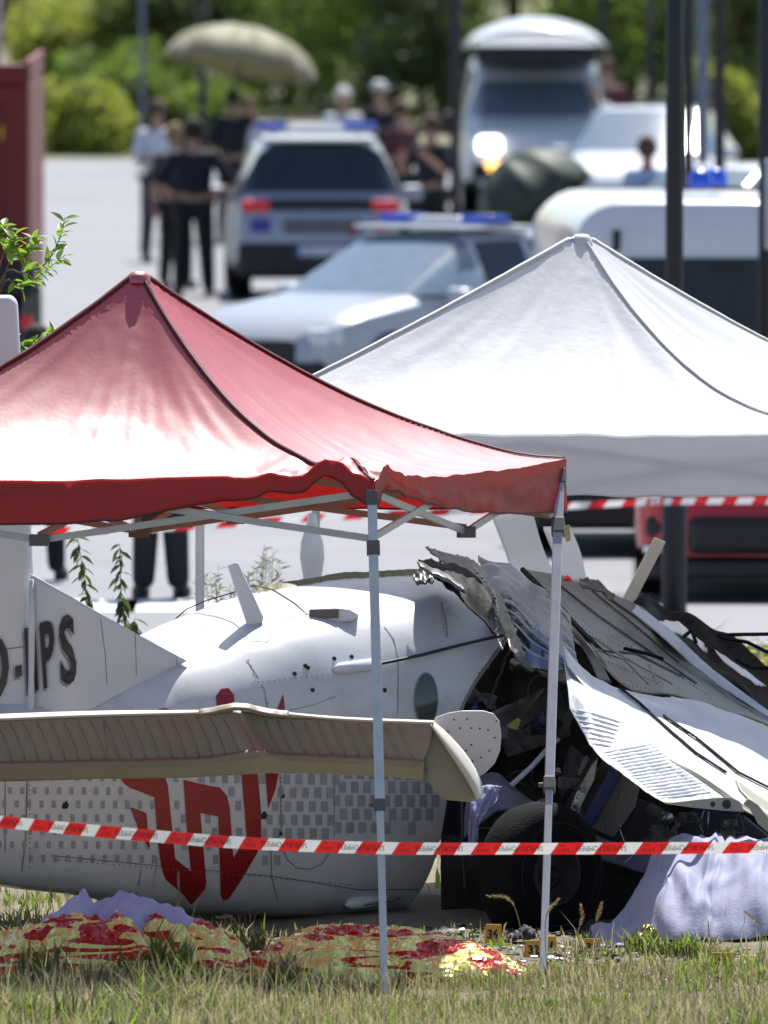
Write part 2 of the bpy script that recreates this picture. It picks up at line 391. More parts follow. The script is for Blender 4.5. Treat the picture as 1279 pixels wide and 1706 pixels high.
def car(name, loc, yaw, label, cat, paint, st, glass=M_glass, wheels=(), W=.9, front=True, tr=.33, lights=True, black_low=True, fglass=None, group=None):
    """st: stations (x from nose 0 to tail -L, z_bottom, z_belt, z_top, half_width_belt, half_width_top, flags)"""
    t = empty(name, loc, yaw, label, cat, group)
    rings = []
    for (x, zb, zl, zt, wl, wt, fl) in st:
        half = [(0, zb), (wl*.86, zb), (wl*.985, zb + .12), (wl, lerp(zb, zl, .55)), (wl*.975, zl), (lerp(wl*.975, wt, .92), lerp(zl, zt, .86)), (wt*.86, lerp(zl, zt, .985)), (0, zt)]
        rings.append([Vector((x, y, z)) for y, z in half] + [Vector((x, -y, z)) for y, z in half[-2:0:-1]])
    n = len(rings[0]); vs = [v for r in rings for v in r]
    groups = {'body': [], 'lower_trim': [], 'windscreen': [], 'rear_window': []}
    for i in range(len(rings) - 1):
        fl = st[i][6]
        for j in range(n):
            f = (i*n + j, i*n + (j+1) % n, (i+1)*n + (j+1) % n, (i+1)*n + j)
            jj = j if j < 7 else n - 1 - j          # half-profile segment index
            k = 'body'
            if jj <= 1 and black_low: k = 'lower_trim'
            if 'W' in fl and jj >= 4: k = 'windscreen'
            elif 'S' in fl and jj == 4: k = 'side_window_' + ('l' if j < 7 else 'r')
            elif 'R' in fl and jj >= 4: k = 'rear_window'
            if k[:4] == 'side': k += str(i)
            groups.setdefault(k, []).append(f)
    groups['body'].append(tuple(range(n))[::-1]); groups['body'].append(tuple((len(rings)-1)*n + j for j in range(n)))
    for k, fs in groups.items():
        if not fs: continue
        if k[:4] == 'side': k = 'side_window'
        me = bpy.data.meshes.new(k); me.from_pydata([tuple(v) for v in vs], [], fs)
        bm = bmesh.new(); bm.from_mesh(me)
        bmesh.ops.delete(bm, geom=[v for v in bm.verts if not v.link_faces], context='VERTS')
        bmesh.ops.recalc_face_normals(bm, faces=bm.faces)
        bm.to_mesh(me); bm.free()
        m = {'body': paint, 'lower_trim': M_black, 'windscreen': fglass or glass}.get(k, glass)
        mesh_obj(k, me, m, t, smooth_=True, bevel=.03 if k == 'body' else 0, bseg=3)
    for x in wheels:
        for s in (-1, 1):
            M = Matrix.Translation((x, s * (W - .12), tr)) @ Matrix.Rotation(math.pi/2, 4, 'X')
            wo = MB().lathe([(tr*.62, -.11), (tr*.93, -.115), (tr, -.08), (tr, .08), (tr*.93, .115), (tr*.62, .11)], 28, M).build('wheel', M_tyre, t, smooth_=True)
            rm = MB(); rm.lathe([(0, -.07), (tr*.15, -.08), (tr*.6, -.05), (tr*.63, -.105)], 28, M); rm.lathe([(0, .07), (tr*.15, .08), (tr*.6, .05), (tr*.63, .105)], 28, M)
            rm.build('rim', M_rim, wo, smooth_=True)
            ar = MB(); ar.lathe([(tr*1.02, s*-.125*-1), (tr*1.2, s*.128)], 28, Matrix.Translation((x, s*(W-.12), tr)) @ Matrix.Rotation(-math.pi/2, 4, 'X'))
            ar.build('wheel_arch', M_black, t)
    return t
# local frame of a car: nose towards +X, so a yaw of -90 degrees looks at the camera
def hatch(L=4.3, W=.9, H=1.6):
    return [(0, .28, .62, .66, W*.80, W*.62, ''), (-.12, .22, .74, .80, W*.93, W*.75, ''), (-.5, .2, .84, .92, W, W*.82, ''), (-1.15, .2, .94, 1.02, W, W*.82, 'W'),
            (-1.95, .2, .98, H-.02, W, W*.70, ''), (-2.02, .2, .98, H, W, W*.70, 'S'), (-2.6, .2, .99, H+.01, W, W*.70, ''), (-2.68, .2, .99, H+.01, W, W*.70, 'S'), (-3.35, .2, 1.0, H-.01, W, W*.69, ''),
            (-L+.32, .22, 1.03, H-.06, W*.99, W*.66, 'R'), (-L+.1, .3, 1.03, 1.12, W*.95, W*.80, ''), (-L, .35, .92, .98, W*.9, W*.78, '')]
def add_mirrors(t, x, z, W, m):
    for s in (-1, 1):
        b = MB(); b.box((x, s*(W+.10), z), (.14, .22, .15)); b.build('door_mirror', m, t, bevel=.04)
def lightbar(t, x, z, w_=1.2):
    b = MB(); b.box((x, 0, z), (.26, w_, .05)); lb = b.build('light_bar', M_silver, t, bevel=.015)
    for s in (-1, 1):
        b = MB(); b.box((x, s*w_*.36, z+.045), (.24, w_*.26, .085)); b.build('blue_lens', M_bluel, lb, bevel=.02)
    b = MB(); b.box((x, 0, z+.04), (.2, w_*.4, .06)); b.build('centre_cover', M_white, lb, bevel=.02)
    for s in (-1, 1):
        b = MB(); b.box((x, s*w_*.35, z-.05), (.08, .05, .07)); b.build('foot', M_black, lb)

# police SUV seen from behind
suv = car('police_car', (X(520, 177), 177 + 2.1, 0), R(91.5), 'silver police SUV seen from behind with dark rear window and red tail lights', 'police car', M_silver, hatch(4.5, .93, 1.66), wheels=(-.85, -3.55), tr=.35, W=.93)
suv.location = (X(515, 177), 181.0, 0)
xr = -4.5
for s in (-1, 1):
    MB().box((xr + .03, s*.67, .98), (.1, .30, .13)).build('tail_light', M_tail, suv, bevel=.03)
MB().box((xr + .02, 0, .99), (.06, 1.1, .13)).build('light_strip', M_black, suv, bevel=.02)
MB().box((xr - .01, 0, .42), (.12, 1.72, .36)).build('rear_bumper', M_black, suv, bevel=.05)
pl = MB().box((xr - .08, 0, .52), (.02, .52, .11)).build('number_plate', M_plate, suv); MB().box((xr - .092, .24, .52), (.01, .04, .11)).build('plate_band', M_blue, pl)
MB().box((xr - .005, -.02, .77), (.02, .8, .15)).build('tailgate_lettering_panel', mat('worn_grey_print', (.12, .12, .13), .6), suv)
MB().box((xr - .005, .62, .78), (.02, .2, .14)).build('blue_badge', M_blue, suv)
MB().box((xr - .005, -.60, .74), (.02, .16, .16)).build('red_badge', M_redst, suv)
MB().box((xr - .005, -.34, .74), (.02, .07, .14), Matrix.Rotation(R(20), 3, 'X')).build('red_badge', M_redst, suv)
lightbar(suv, -2.3, 1.72, 1.3)
MB().box((-4.1, 0, 1.66), (.35, 1.2, .04)).build('roof_spoiler', M_white, suv, bevel=.015)
MB().box((-2.9, 0, 1.672), (2.3, 1.16, .02)).build('roof_panel', M_white, suv, bevel=.01)
add_mirrors(suv, -1.5, 1.05, .93, M_silver)

# police car, three-quarter front view, facing left towards the camera
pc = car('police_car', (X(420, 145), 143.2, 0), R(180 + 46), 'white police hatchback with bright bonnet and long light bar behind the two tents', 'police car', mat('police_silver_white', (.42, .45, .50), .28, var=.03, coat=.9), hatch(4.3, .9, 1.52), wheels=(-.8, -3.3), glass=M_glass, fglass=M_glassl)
for s in (-1, 1):
    MB().box((-.17, s*.66, .68), (.28, .34, .15), Matrix.Rotation(s*R(-20), 3, 'Z')).build('headlight', M_head, pc, bevel=.04)
MB().box((-.02, 0, .56), (.10, 1.05, .2)).build('grille', M_black, pc, bevel=.03)
for s in (-1, 1): MB().box((-.06, s*.62, .40), (.16, .36, .16)).build('air_intake', M_black, pc, bevel=.03)
MB().box((.0, 0, .34), (.1, 1.3, .18)).build('lower_grille', M_black, pc, bevel=.03)
MB().box((.05, 0, .43), (.02, .5, .1)).build('number_plate', M_plate, pc)
add_mirrors(pc, -1.5, 1.0, .9, M_white); lightbar(pc, -2.35, 1.58, 1.35)
for s in (-1, 1):
    MB().box((-2.6, s*.904, .62), (1.5, .012, .22)).build('blue_stripe', M_blue, pc)
    MB().box((-1.1, s*.90, .66), (.3, .012, .12)).build('red_stripe', M_redst, pc)
    MB().box((-2.35, s*.872, 1.0), (2.4, .01, .03)).build('window_trim', M_black, pc)
MB().box((-2.35, 0, 1.56), (.9, 1.3, .03)).build('roof_panel', M_white, pc, bevel=.01)

# motorhome / van far behind
def van_st(L=5.4, W=.98, H=2.35):
    return [(0, .35, .75, .85, W*.85, W*.72, ''), (-.15, .3, .95, 1.05, W*.95, W*.82, ''), (-.7, .3, 1.12, 1.22, W, W*.85, 'W'), (-1.35, .3, 1.2, H-.28, W, W*.78, ''),
            (-1.5, .3, 1.2, H-.15, W, W*.8, 'S'), (-2.3, .3, 1.2, H-.05, W, W*.84, ''), (-2.6, .3, 1.2, H, W, W*.86, ''), (-L+.2, .3, 1.2, H, W, W*.86, ''), (-L, .35, 1.2, H-.1, W*.97, W*.82, '')]
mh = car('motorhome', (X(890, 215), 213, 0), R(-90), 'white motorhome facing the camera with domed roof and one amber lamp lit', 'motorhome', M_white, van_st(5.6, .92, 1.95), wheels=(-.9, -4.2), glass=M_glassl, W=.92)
dm = MB()
def dome(u, v):
    x = lerp(.1, -3.6, v); y = lerp(-.9, .9, u); a = math.sin(math.pi*u)**.6 * math.sin(math.pi*min(1, .12+v*.88))**.5
    return (x, y, 2.08 + .36 * a)
dm.grid(dome, 14, 12); dm.build('domed_roof', M_white, mh, smooth_=True, solid=.03)
MB().box((-1.7, 0, 1.98), (3.2, 1.5, .18)).build('roof_rim', M_black, mh, bevel=.04)
MB().box((-.3, 0, .55), (.8, 1.6, .2)).build('grille', M_black, mh, bevel=.05)
for s in (-1, 1):
    MB().box((-.02, s*.58, .88), (.2, .3, .2)).build('headlight', M_glint if s < 0 else M_head, mh, bevel=.05)  # left one glows in place of the glint on the bonnet
MB().box((.05, -.52, .58), (.1, .26, .17)).build('indicator', M_amber, mh, bevel=.05)
add_mirrors(mh, -.9, 1.2, .95, M_black)

# white car facing the camera behind the person in light blue
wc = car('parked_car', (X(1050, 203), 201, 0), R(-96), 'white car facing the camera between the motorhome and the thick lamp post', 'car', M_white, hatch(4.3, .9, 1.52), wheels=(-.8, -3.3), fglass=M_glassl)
for s in (-1, 1): MB().box((-.1, s*.62, .72), (.2, .32, .14)).build('headlight', M_head, wc, bevel=.04)
MB().box((.0, 0, .5), (.08, 1.1, .2)).build('grille', M_black, wc, bevel=.04); add_mirrors(wc, -1.5, 1.0, .9, M_white)
wc2 = car('parked_car', (X(1010, 172), 170, 0), R(-122), 'white car low behind the tip of the white tent, left of the police van roof', 'car', M_white, hatch(4.0, .85, 1.5), wheels=(-.8, -3.1), fglass=M_glassl)
for s in (-1, 1): MB().box((-.1, s*.6, .7), (.2, .3, .14)).build('headlight', M_head, wc2, bevel=.04)
MB().box((.0, 0, .5), (.08, 1.0, .2)).build('grille', M_black, wc2, bevel=.04); add_mirrors(wc2, -1.5, 1.0, .85, M_black)

# police van on the right, rear view
pv = empty('police_van', (X(1170, 130), 130, 0), R(4), 'white police van with two blue roof beacons and dark tinted rear window', 'police van')
def van_ring(W, z0, z1, rr):
    p = [(-W, z0), (-W, z1 - rr)] + [(-W + rr*(1-math.cos(a)) , z1 - rr + rr*math.sin(a)*.9) for a in [R(k) for k in (15, 30, 45, 60, 75, 90)]]
    return p + [(-x, z) for x, z in p[::-1]]
b = MB(); prof = van_ring(.97, .3, 2.17, .34)
vs = []; ys = [0, .03, .25, 3.8, 4.6, 4.9]; sc = [.96, .99, 1, 1, .97, .9]
for y, s_ in zip(ys, sc): vs += [(x*s_, y, .3 + (z-.3)*(s_ if y < 1 else (s_ if z > 1 else 1))) for x, z in prof]
n = len(prof); fs = [tuple(range(n))]
for i in range(len(ys) - 1): fs += [(i*n+j, i*n+(j+1) % n, (i+1)*n+(j+1) % n, (i+1)*n+j) for j in range(n)]
fs.append(tuple((len(ys)-1)*n + j for j in range(n))[::-1])
b.add(vs, fs); b.build('body', M_white, pv, smooth_=True, bevel=.03, bseg=3)
MB().box((0, -.015, 1.33), (1.86, .04, .72)).build('rear_window', mat('blue_tinted_glass', (.012, .026, .045), .2, spec=.35), pv, bevel=.015)
MB().box((.18, -.045, 1.62), (.22, .03, .05)).build('brake_light', M_black, pv)
MB().box((0, -.02, .78), (1.8, .04, .3)).build('rear_door_panel', M_black, pv)
MB().box((0, -.06, .42), (1.85, .14, .24)).build('rear_bumper', M_black, pv, bevel=.03)
for s in (-1, 1): MB().box((s*.88, -.03, .9), (.12, .08, .4)).build('tail_light', M_tail, pv, bevel=.02)
for x, y in ((-.38, .9), (.08, .9)): pass
rb = MB(); rb.box((.35, 1.1, 2.2), (1.1, .1, .03)); rr_ = rb.build('roof_rack', M_black, pv)
for x in (.07, .24):
    MB().lathe([(.09, 0), (.1, .05), (.085, .11), (.05, .14), (0, .145)], 16, Matrix.Translation((x, 1.0 if x < .2 else 1.6, 2.2))).build('beacon', M_bluel, pv, smooth_=True)
MB().tube([(-.66, 0, 1.75), (-.66, -.05, 1.9)], .03, 8).build('roof_camera', M_black, pv)
for y in (.9, 3.9):
    for s in (-1, 1): MB().lathe([(0, -.1), (.2, -.11), (.33, -.09), (.33, .09), (.2, .11), (0, .1)], 24, Matrix.Translation((s*.86, y, .33)) @ Matrix.Rotation(math.pi/2, 4, 'Y')).build('wheel', M_tyre, pv, smooth_=True)

# red car lower right + dark car beside it
rc = car('parked_car', (X(1275, 110.4), 110.4, 0), R(-94), 'dark red car facing the camera at the right under the white tent edge', 'car', M_red, hatch(4.2, .88, 1.5), wheels=(-.8, -3.2), W=.88)
MB().box((.02, 0, .42), (.1, 1.0, .24)).build('grille', M_black, rc, bevel=.05)
MB().box((.02, 0, .2), (.2, 1.62, .12)).build('lower_bumper', M_black, rc, bevel=.03)
for s in (-1, 1):
    MB().box((-.06, s*.66, .47), (.12, .24, .13)).build('air_intake', M_black, rc, bevel=.03)
    MB().box((-.02, s*.66, .33), (.1, .26, .05)).build('fog_light', M_head, rc, bevel=.015)
    MB().box((-.15, s*.64, .72), (.25, .34, .14)).build('headlight', M_head, rc, bevel=.04)
add_mirrors(rc, -1.5, 1.0, .88, M_red)
dc = car('parked_car', (X(1100, 117), 117, 0), R(-90), 'black car in deep shade left of the red car, its corner below the white tent', 'car', M_navycar, hatch(4.2, .88, 1.5), wheels=(-.8, -3.2), W=.88)
MB().box((.04, 0, .38), (.12, 1.74, .4)).build('front_bumper', M_black, dc, bevel=.05)
for s in (-1, 1): MB().box((-.1, s*.62, .72), (.2, .32, .12)).build('headlight', M_black, dc, bevel=.03)

# fire engine at the left edge, built of its rear body
fe = empty('fire_engine', (X(50, 152) - 1.25, 152, -.08), 0, 'dark red fire engine cut by the left edge, white folded ladder on its roof', 'fire engine')
MB().box((0, 3.2, 1.78), (2.5, 6.4, 1.95)).build('body', M_fire, fe, bevel=.06)
MB().box((0, 3.2, .62), (2.42, 6.2, .36)).build('chassis', M_black, fe, bevel=.03)
for s in (-1, 1): MB().box((s*1.22, 3.2, 2.84), (.06, 6.3, .2)).build('roof_rail', M_fire, fe, bevel=.02)
MB().box((1.0, -.02, 2.82), (.42, .05, .18)).build('roof_edge', M_fire, fe, bevel=.02)
MB().box((.35, -.03, 1.75), (1.3, .05, 1.6)).build('roller_shutter', mat('shutter_dark_red', (.16, .008, .012), .5), fe, bevel=.02)
MB().box((.98, -.04, 2.3), (.06, .02, .12)).build('yellow_marker', mat('marker_yellow', (.8, .6, .02), .5), fe)
MB().box((0, -.12, .62), (2.4, .3, .22)).build('rear_step', M_black, fe, bevel=.03)
MB().box((1.12, -.1, .98), (.36, .16, .28)).build('lamp_box', M_black, fe, bevel=.03)
MB().box((1.22, -.28, .62), (.12, .05, .12)).build('tail_light', M_tail, fe, bevel=.02)
for y in (1.4, 5.0):
    for s in (-1, 1): MB().lathe([(0, -.13), (.3, -.15), (.5, -.12), (.5, .12), (.3, .15), (0, .13)], 24, Matrix.Translation((s*1.1, y, .5)) @ Matrix.Rotation(math.pi/2, 4, 'Y')).build('wheel', M_tyre, fe, smooth_=True)
M_ladd = mat('ladder_pinkish_white', (.55, .45, .5), .5)
ml = MB(); ml.bar((.80, .4, 2.7), (.84, .4, 5.2), .17, .1); ml.build('ladder_mast', M_ladd, fe, bevel=.02)
MB().bar((.96, .4, 2.8), (.99, .4, 5.0), .05, .05).build('mast_rail', M_ladd, fe)

# ---------------------------------------------------------------- people
M_skin = mat('skin', (.42, .24, .17), .6, var=.08)
def cl(n, c, r=.8): return mat(n, c, r, var=.15, vs=14, bump=.2, bs=30)
C_navy = cl('navy_uniform', (.010, .012, .022)); C_white = cl('white_shirt', (.62, .64, .72)); C_blue = cl('light_blue_shirt', (.40, .48, .68))
C_black = cl('black_trousers', (.010, .010, .013)); C_grey = cl('grey_trousers', (.035, .035, .05)); C_maroon = cl('maroon_shirt', (.10, .03, .04)); C_tan = cl('tan_trousers', (.14, .11, .08))
H_dark = cl('dark_hair', (.02, .014, .010)); H_tan = cl('sandy_hair', (.25, .17, .08)); H_white = cl('white_cap', (.65, .65, .65)); H_brown = cl('brown_hair', (.07, .04, .025))
def skin_mesh(name, verts, edges, radii, mt, parent, sub=1):
    me = bpy.data.meshes.new('sk'); me.from_pydata(verts, edges, []); o = bpy.data.objects.new('sk', me); COL.objects.link(o)
    o.modifiers.new('s', 'SKIN')
    sv_ = me.skin_vertices[0].data if me.skin_vertices else None
    if sv_ is None:
        bm = bmesh.new(); bm.from_mesh(me); bm.verts.layers.skin.verify(); bm.to_mesh(me); bm.free(); sv_ = me.skin_vertices[0].data
    for i, r in enumerate(radii):
        sv_[i].radius = (r, r) if not isinstance(r, tuple) else r; sv_[i].use_root = (i == 0)
    sb = o.modifiers.new('d', 'SUBSURF'); sb.levels = sub + 1; sb.render_levels = sub + 1
    dg = bpy.context.evaluated_depsgraph_get(); out = bpy.data.meshes.new_from_object(o.evaluated_get(dg))
    bpy.data.objects.remove(o); bpy.data.meshes.remove(me); out.name = name; out.materials.clear()
    return mesh_obj(name, out, mt, parent)
POSES = {  # elbow, hand for right side (x>0), mirrored for left unless a tuple of two
 'down': ((.26, .02, 1.12), (.27, -.06, .86)), 'hips': ((.36, .06, 1.14), (.19, -.07, 1.02)), 'cross': ((.27, -.04, 1.13), (.04, -.22, 1.16)),
 'hold': ((.26, -.12, 1.16), (.14, -.32, 1.36)), 'up': ((.27, -.1, 1.45), (.16, -.16, 1.72))}
def person(px, D, H, yaw, top, trousers, hair, label, pose=('down', 'down'), sx=1.0, cap=False, lean=0.0, st=.11):
    k = H / 1.78; t = empty('person', (X(px, D), D, -.01), R(yaw), label, 'person', 'people standing on the road'); t.scale = (k*sx, k*sx, k)
    eR, hR = [Vector(p) for p in POSES[pose[0]]]; eL, hL = [Vector(p) * Vector((1, 1, 1)) for p in POSES[pose[1]]]; eL.x *= -1; hL.x *= -1
    V = [(0, 0, .96), (0, .0, 1.14), (0, .01, 1.38), (0, .01, 1.50), (0, -.01, 1.58), (0, -.02, 1.70),
         (.18, .01, 1.44), tuple(eR), tuple(hR), (-.18, .01, 1.44), tuple(eL), tuple(hL),
         (st*.85, 0, .90), (st, -.02, .50), (st+.02, .02, .09), (st+.03, -.14, .04), (-st*.85, 0, .90), (-st-.01, -.02, .50), (-st-.03, .02, .09), (-st-.05, -.14, .04)]
    E = [(0,1),(1,2),(2,3),(3,4),(4,5),(2,6),(6,7),(7,8),(2,9),(9,10),(10,11),(0,12),(12,13),(13,14),(14,15),(0,16),(16,17),(17,18),(18,19)]
    Rd = [.13, .12, .14, .055, .06, .092, .055, .042, .032, .055, .042, .032, .085, .056, .04, .035, .085, .056, .04, .035]
    Vb, Eb, Rb = list(V), list(E), list(Rd)
    for hi, h, el in ((8, hR, eR), (11, hL, eL)):        # palm already there: four fingers and a thumb grown from it
        d = (h - el).normalized(); s_ = d.orthogonal().normalized()
        for q in range(4):
            i = len(Vb); Vb += [tuple(h + s_*(q-1.5)*.02 + d*.04), tuple(h + s_*(q-1.5)*.024 + d*(.085 + .012*(q in (1, 2))) + Vector((0, -.012, 0)))]; Eb += [(hi, i), (i, i+1)]; Rb += [.011, .008]
        i = len(Vb); Vb.append(tuple(h + s_*.055 + d*.03)); Eb.append((hi, i)); Rb.append(.010)
    skin_mesh('body', Vb, Eb, Rb, M_skin, t)
    sh = [0,1,2,6,7,9,10]; mp_ = {a: i for i, a in enumerate(sh)}
    v2 = [V[a] for a in sh]
    skin_mesh('shirt', v2, [(mp_[a], mp_[b]) for a, b in E if a in mp_ and b in mp_], [(.19, .13), (.185, .125), (.21, .145), .078, .058, .078, .058], top, t)
    sh = [0, 12, 13, 14, 16, 17, 18]; mp_ = {a: i for i, a in enumerate(sh)}; v2 = [V[a] if a not in (14, 18) else (V[a][0], V[a][1], .05) for a in sh]
    skin_mesh('trousers', v2, [(mp_[a], mp_[b]) for a, b in E if a in mp_ and b in mp_], [(.185, .13), .112, .082, .066, .112, .082, .066], trousers, t)
    for s, i in ((1, 15), (-1, 19)):
        x, y, z = V[i]; m = MB().lathe([(0, -.045), (.05, -.045), (.052, 0), (.03, .05), (0, .06)], 12, Matrix.Translation((x, y+.04, .045)) @ Matrix.Diagonal((1, 2.4, 1, 1))); m.build('shoe', M_black, t, smooth_=True)
    hm = MB(); hm.lathe([(.0, .125), (.055, .112), (.09, .07), (.104, .01)] + ([] if cap else [(.1, -.05), (.085, -.08)]), 16, Matrix.Translation((0, .012, 1.71)) @ Matrix.Rotation(R(-18 if not cap else 0), 4, 'X'))
    if cap: hm.box((0, -.13, 1.74), (.14, .14, .02))
    hm.build('cap' if cap else 'hair', hair, t, smooth_=True)
    fc = MB(); fc.lathe([(0, .03), (.012, .01), (.017, -.02), (0, -.024)], 8, Matrix.Translation((0, -.118, 1.69))); fc.build('nose', M_skin, t, smooth_=True)
    e = MB()
    for s in (-1, 1): e.lathe([(0, .012), (.012, 0), (0, -.012)], 8, Matrix.Translation((s*.035, -.10, 1.715)))
    e.build('eyes', M_text, t, smooth_=True)
    e = MB()
    for s in (-1, 1): e.lathe([(0, .03), (.014, .01), (.01, -.03), (0, -.035)], 8, Matrix.Translation((s*.098, .01, 1.70)))
    e.build('ears', M_skin, t, smooth_=True)
    return t
person(262, 192, 1.78, 20, C_white, C_grey, H_brown, 'man in a white shirt and dark trousers, leftmost on the road', ('down', 'cross'))
person(322, 178.5, 1.82, 186, C_navy, C_black, H_dark, 'officer in black with hands on hips, seen from behind left of the silver SUV', ('hips', 'hips'), 1.12)
person(292, 181, 1.72, 160, C_navy, C_black, H_tan, 'sandy haired officer in black half hidden beside the one with hands on hips', ('down', 'cross'))
person(388, 201, 1.74, 10, C_navy, C_navy, H_dark, 'person in dark navy standing under the beige parasol', ('up', 'down'))
person(414, 203, 1.62, -10, C_white, C_grey, H_brown, 'person in a pale shirt under the right half of the beige parasol', ('down', 'down'))
person(572, 204, 1.72, 5, C_white, C_grey, H_white, 'person with a white cap behind the roof of the silver SUV', ('down', 'cross'), 1.0, True)
person(632, 206, 1.76, 30, C_navy, C_black, H_white, 'person in dark clothes and pale cap behind the right rear corner of the SUV', ('down', 'down'), 1.0, True)
person(667, 194, 1.74, 40, C_maroon, C_black, H_brown, 'person in maroon top right of the silver SUV', ('down', 'cross'), 1.05)
person(718, 187, 1.70, -35, C_navy, C_black, H_brown, 'brown haired person in dark clothes with bent arms beside the post left of the motorhome', ('hold', 'hold'), 1.1)
person(1078, 172, 1.76, 170, C_blue, C_grey, H_brown, 'person in a light blue shirt with brown hair in front of the white car', ('down', 'cross'))
person(1012, 218, 1.84, 15, C_maroon, C_tan, H_brown, 'person in a reddish top beyond the white car roof', ('down', 'down'))
person(990, 214, 1.66, -15, C_white, C_grey, H_white, 'white haired person at the right rear corner of the motorhome', ('down', 'down'))
person(1176, 205, 1.7, 0, C_maroon, C_grey, H_dark, 'person in a dark red top between the posts right of the white car', ('down', 'down'))
person(266, 111, 1.80, 182, C_navy, C_black, H_dark, 'person in black whose legs show below the red tent, right of the plant stems', ('down', 'down'), 1.15, st=.075)
person(62, 113.5, 1.66, 175, C_navy, C_black, H_dark, 'person in black whose legs show below the red tent beside the tail fin', ('down', 'down'))

# parasols
def parasol(px, D, zt, r, h, tilt, label, mt, name='parasol', handle=2.0, cat='parasol'):
    t = empty(name, (X(px, D), D, zt), 0, label, cat); T = Matrix.Rotation(tilt[0], 4, 'Y') @ Matrix.Rotation(tilt[1], 4, 'X')
    mb = MB(); n = 8
    def fn(u, v):
        a = 2*math.pi*u; seg = (u*n) % 1; sc_ = 1 - .11*math.sin(math.pi*seg)*v
        return T @ Vector((r*math.sin(v*math.pi/2)*sc_*math.cos(a), r*math.sin(v*math.pi/2)*sc_*math.sin(a), -h*(1-math.cos(v*math.pi/2)) - .05*math.sin(math.pi*seg)*math.sin(math.pi*v)))
    mb.grid(fn, n*5, 10).build('canopy', mt, t, smooth_=True, solid=.004)
    MB().tube([T @ Vector((0, 0, .06)), T @ Vector((0, 0, -handle))], .014, 8).build('pole', M_post, t)
    for k in range(n):
        a = 2*math.pi*k/n; q = [T @ Vector((r*.985*math.sin(v*math.pi/2)*math.cos(a), r*.985*math.sin(v*math.pi/2)*math.sin(a), -h*(1-math.cos(v*math.pi/2)) - .012)) for v in (0, .3, .6, .85, 1)]
        MB().tube(q, .006, 5).build('rib', M_post, t)
    return t
M_beige = mat('beige_parasol_cloth', (.34, .32, .20), .6, var=.1, transl=.35, tcol=(.38, .36, .16), sheen=.2)
M_olive = mat('olive_umbrella_cloth', (.045, .06, .045), .55, var=.1, transl=.15, tcol=(.08, .12, .06))
parasol(412, 201, 2.52, .90, .52, (R(10), R(-7)), 'large beige parasol held up over two people at upper left', M_beige, handle=1.6)
parasol(838, 163, 1.74, .60, .62, (R(-36), R(-10)), 'dark olive umbrella tilted to the left in front of the motorhome', M_olive, 'umbrella', .8, 'umbrella')
# ---------------------------------------------------------------- the wrecked aeroplane
M_fus = mat('aircraft_white', (.56, .575, .61), .30, var=.03, coat=.25, dirt=.65, ds=3.2, dcol=(.25, .245, .22), bump=.14, bs=5)
M_fin = mat('fin_white', (.60, .63, .68), .4, var=.03, dirt=.25, ds=3, dcol=(.38, .37, .36))
M_cream = mat('cream_aluminium', (.29, .28, .225), .5, var=.06, dirt=.5, ds=3, dcol=(.30, .25, .15), bump=.1, bs=12)
M_creamL = mat('cream_white_tip', (.62, .60, .54), .45, var=.05, dirt=.3, ds=5, dcol=(.4, .36, .3))
M_in = mat('cabin_darkness', (.02, .019, .018), .8, var=.5, vs=5, bump=.5, bs=9)  # near-black colour paints in the darkness inside the cabin
M_in2 = mat('cabin_grey', (.075, .072, .066), .7, var=.4, vs=4, bump=.5, bs=9)
M_navy = mat('navy_seat_vinyl', (.008, .012, .03), .5, var=.3)
M_blueseat = mat('blue_seat_trim', (.012, .03, .14), .4, var=.2)
M_alu = mat('bare_aluminium', (.25, .27, .31), .2, metal=.95, var=.12, vs=8, bump=.25, bs=18, dirt=.5, ds=5, dcol=(.12, .12, .12))
M_alud = mat('grey_metal_shade_skin', (.085, .083, .077), .42, metal=.25, var=.15, vs=5, bump=.25, bs=9, dirt=.8, ds=4, dcol=(.05, .048, .045))  # grey metal; on the wing panel it also stands for shade
M_wingw = mat('wing_white', (.66, .68, .72), .32, var=.03, coat=.2, dirt=.25, ds=3, dcol=(.4, .38, .34), bump=.08, bs=5)
M_olivt = mat('olive_sealing_tape', (.16, .15, .06), .6, var=.15)
M_logo = mat('logo_red', (.26, .006, .012), .35, var=.06, coat=.25)
M_pix = mat('pixel_grey_print', (.29, .315, .36), .45, var=.15, vs=9)
M_letter = mat('letter_black', (.012, .012, .018), .4)
M_lshadow = mat('letter_shadow_grey', (.27, .28, .31), .5)
M_seam = mat('seam_grime', (.20, .20, .19), .7, var=.3)

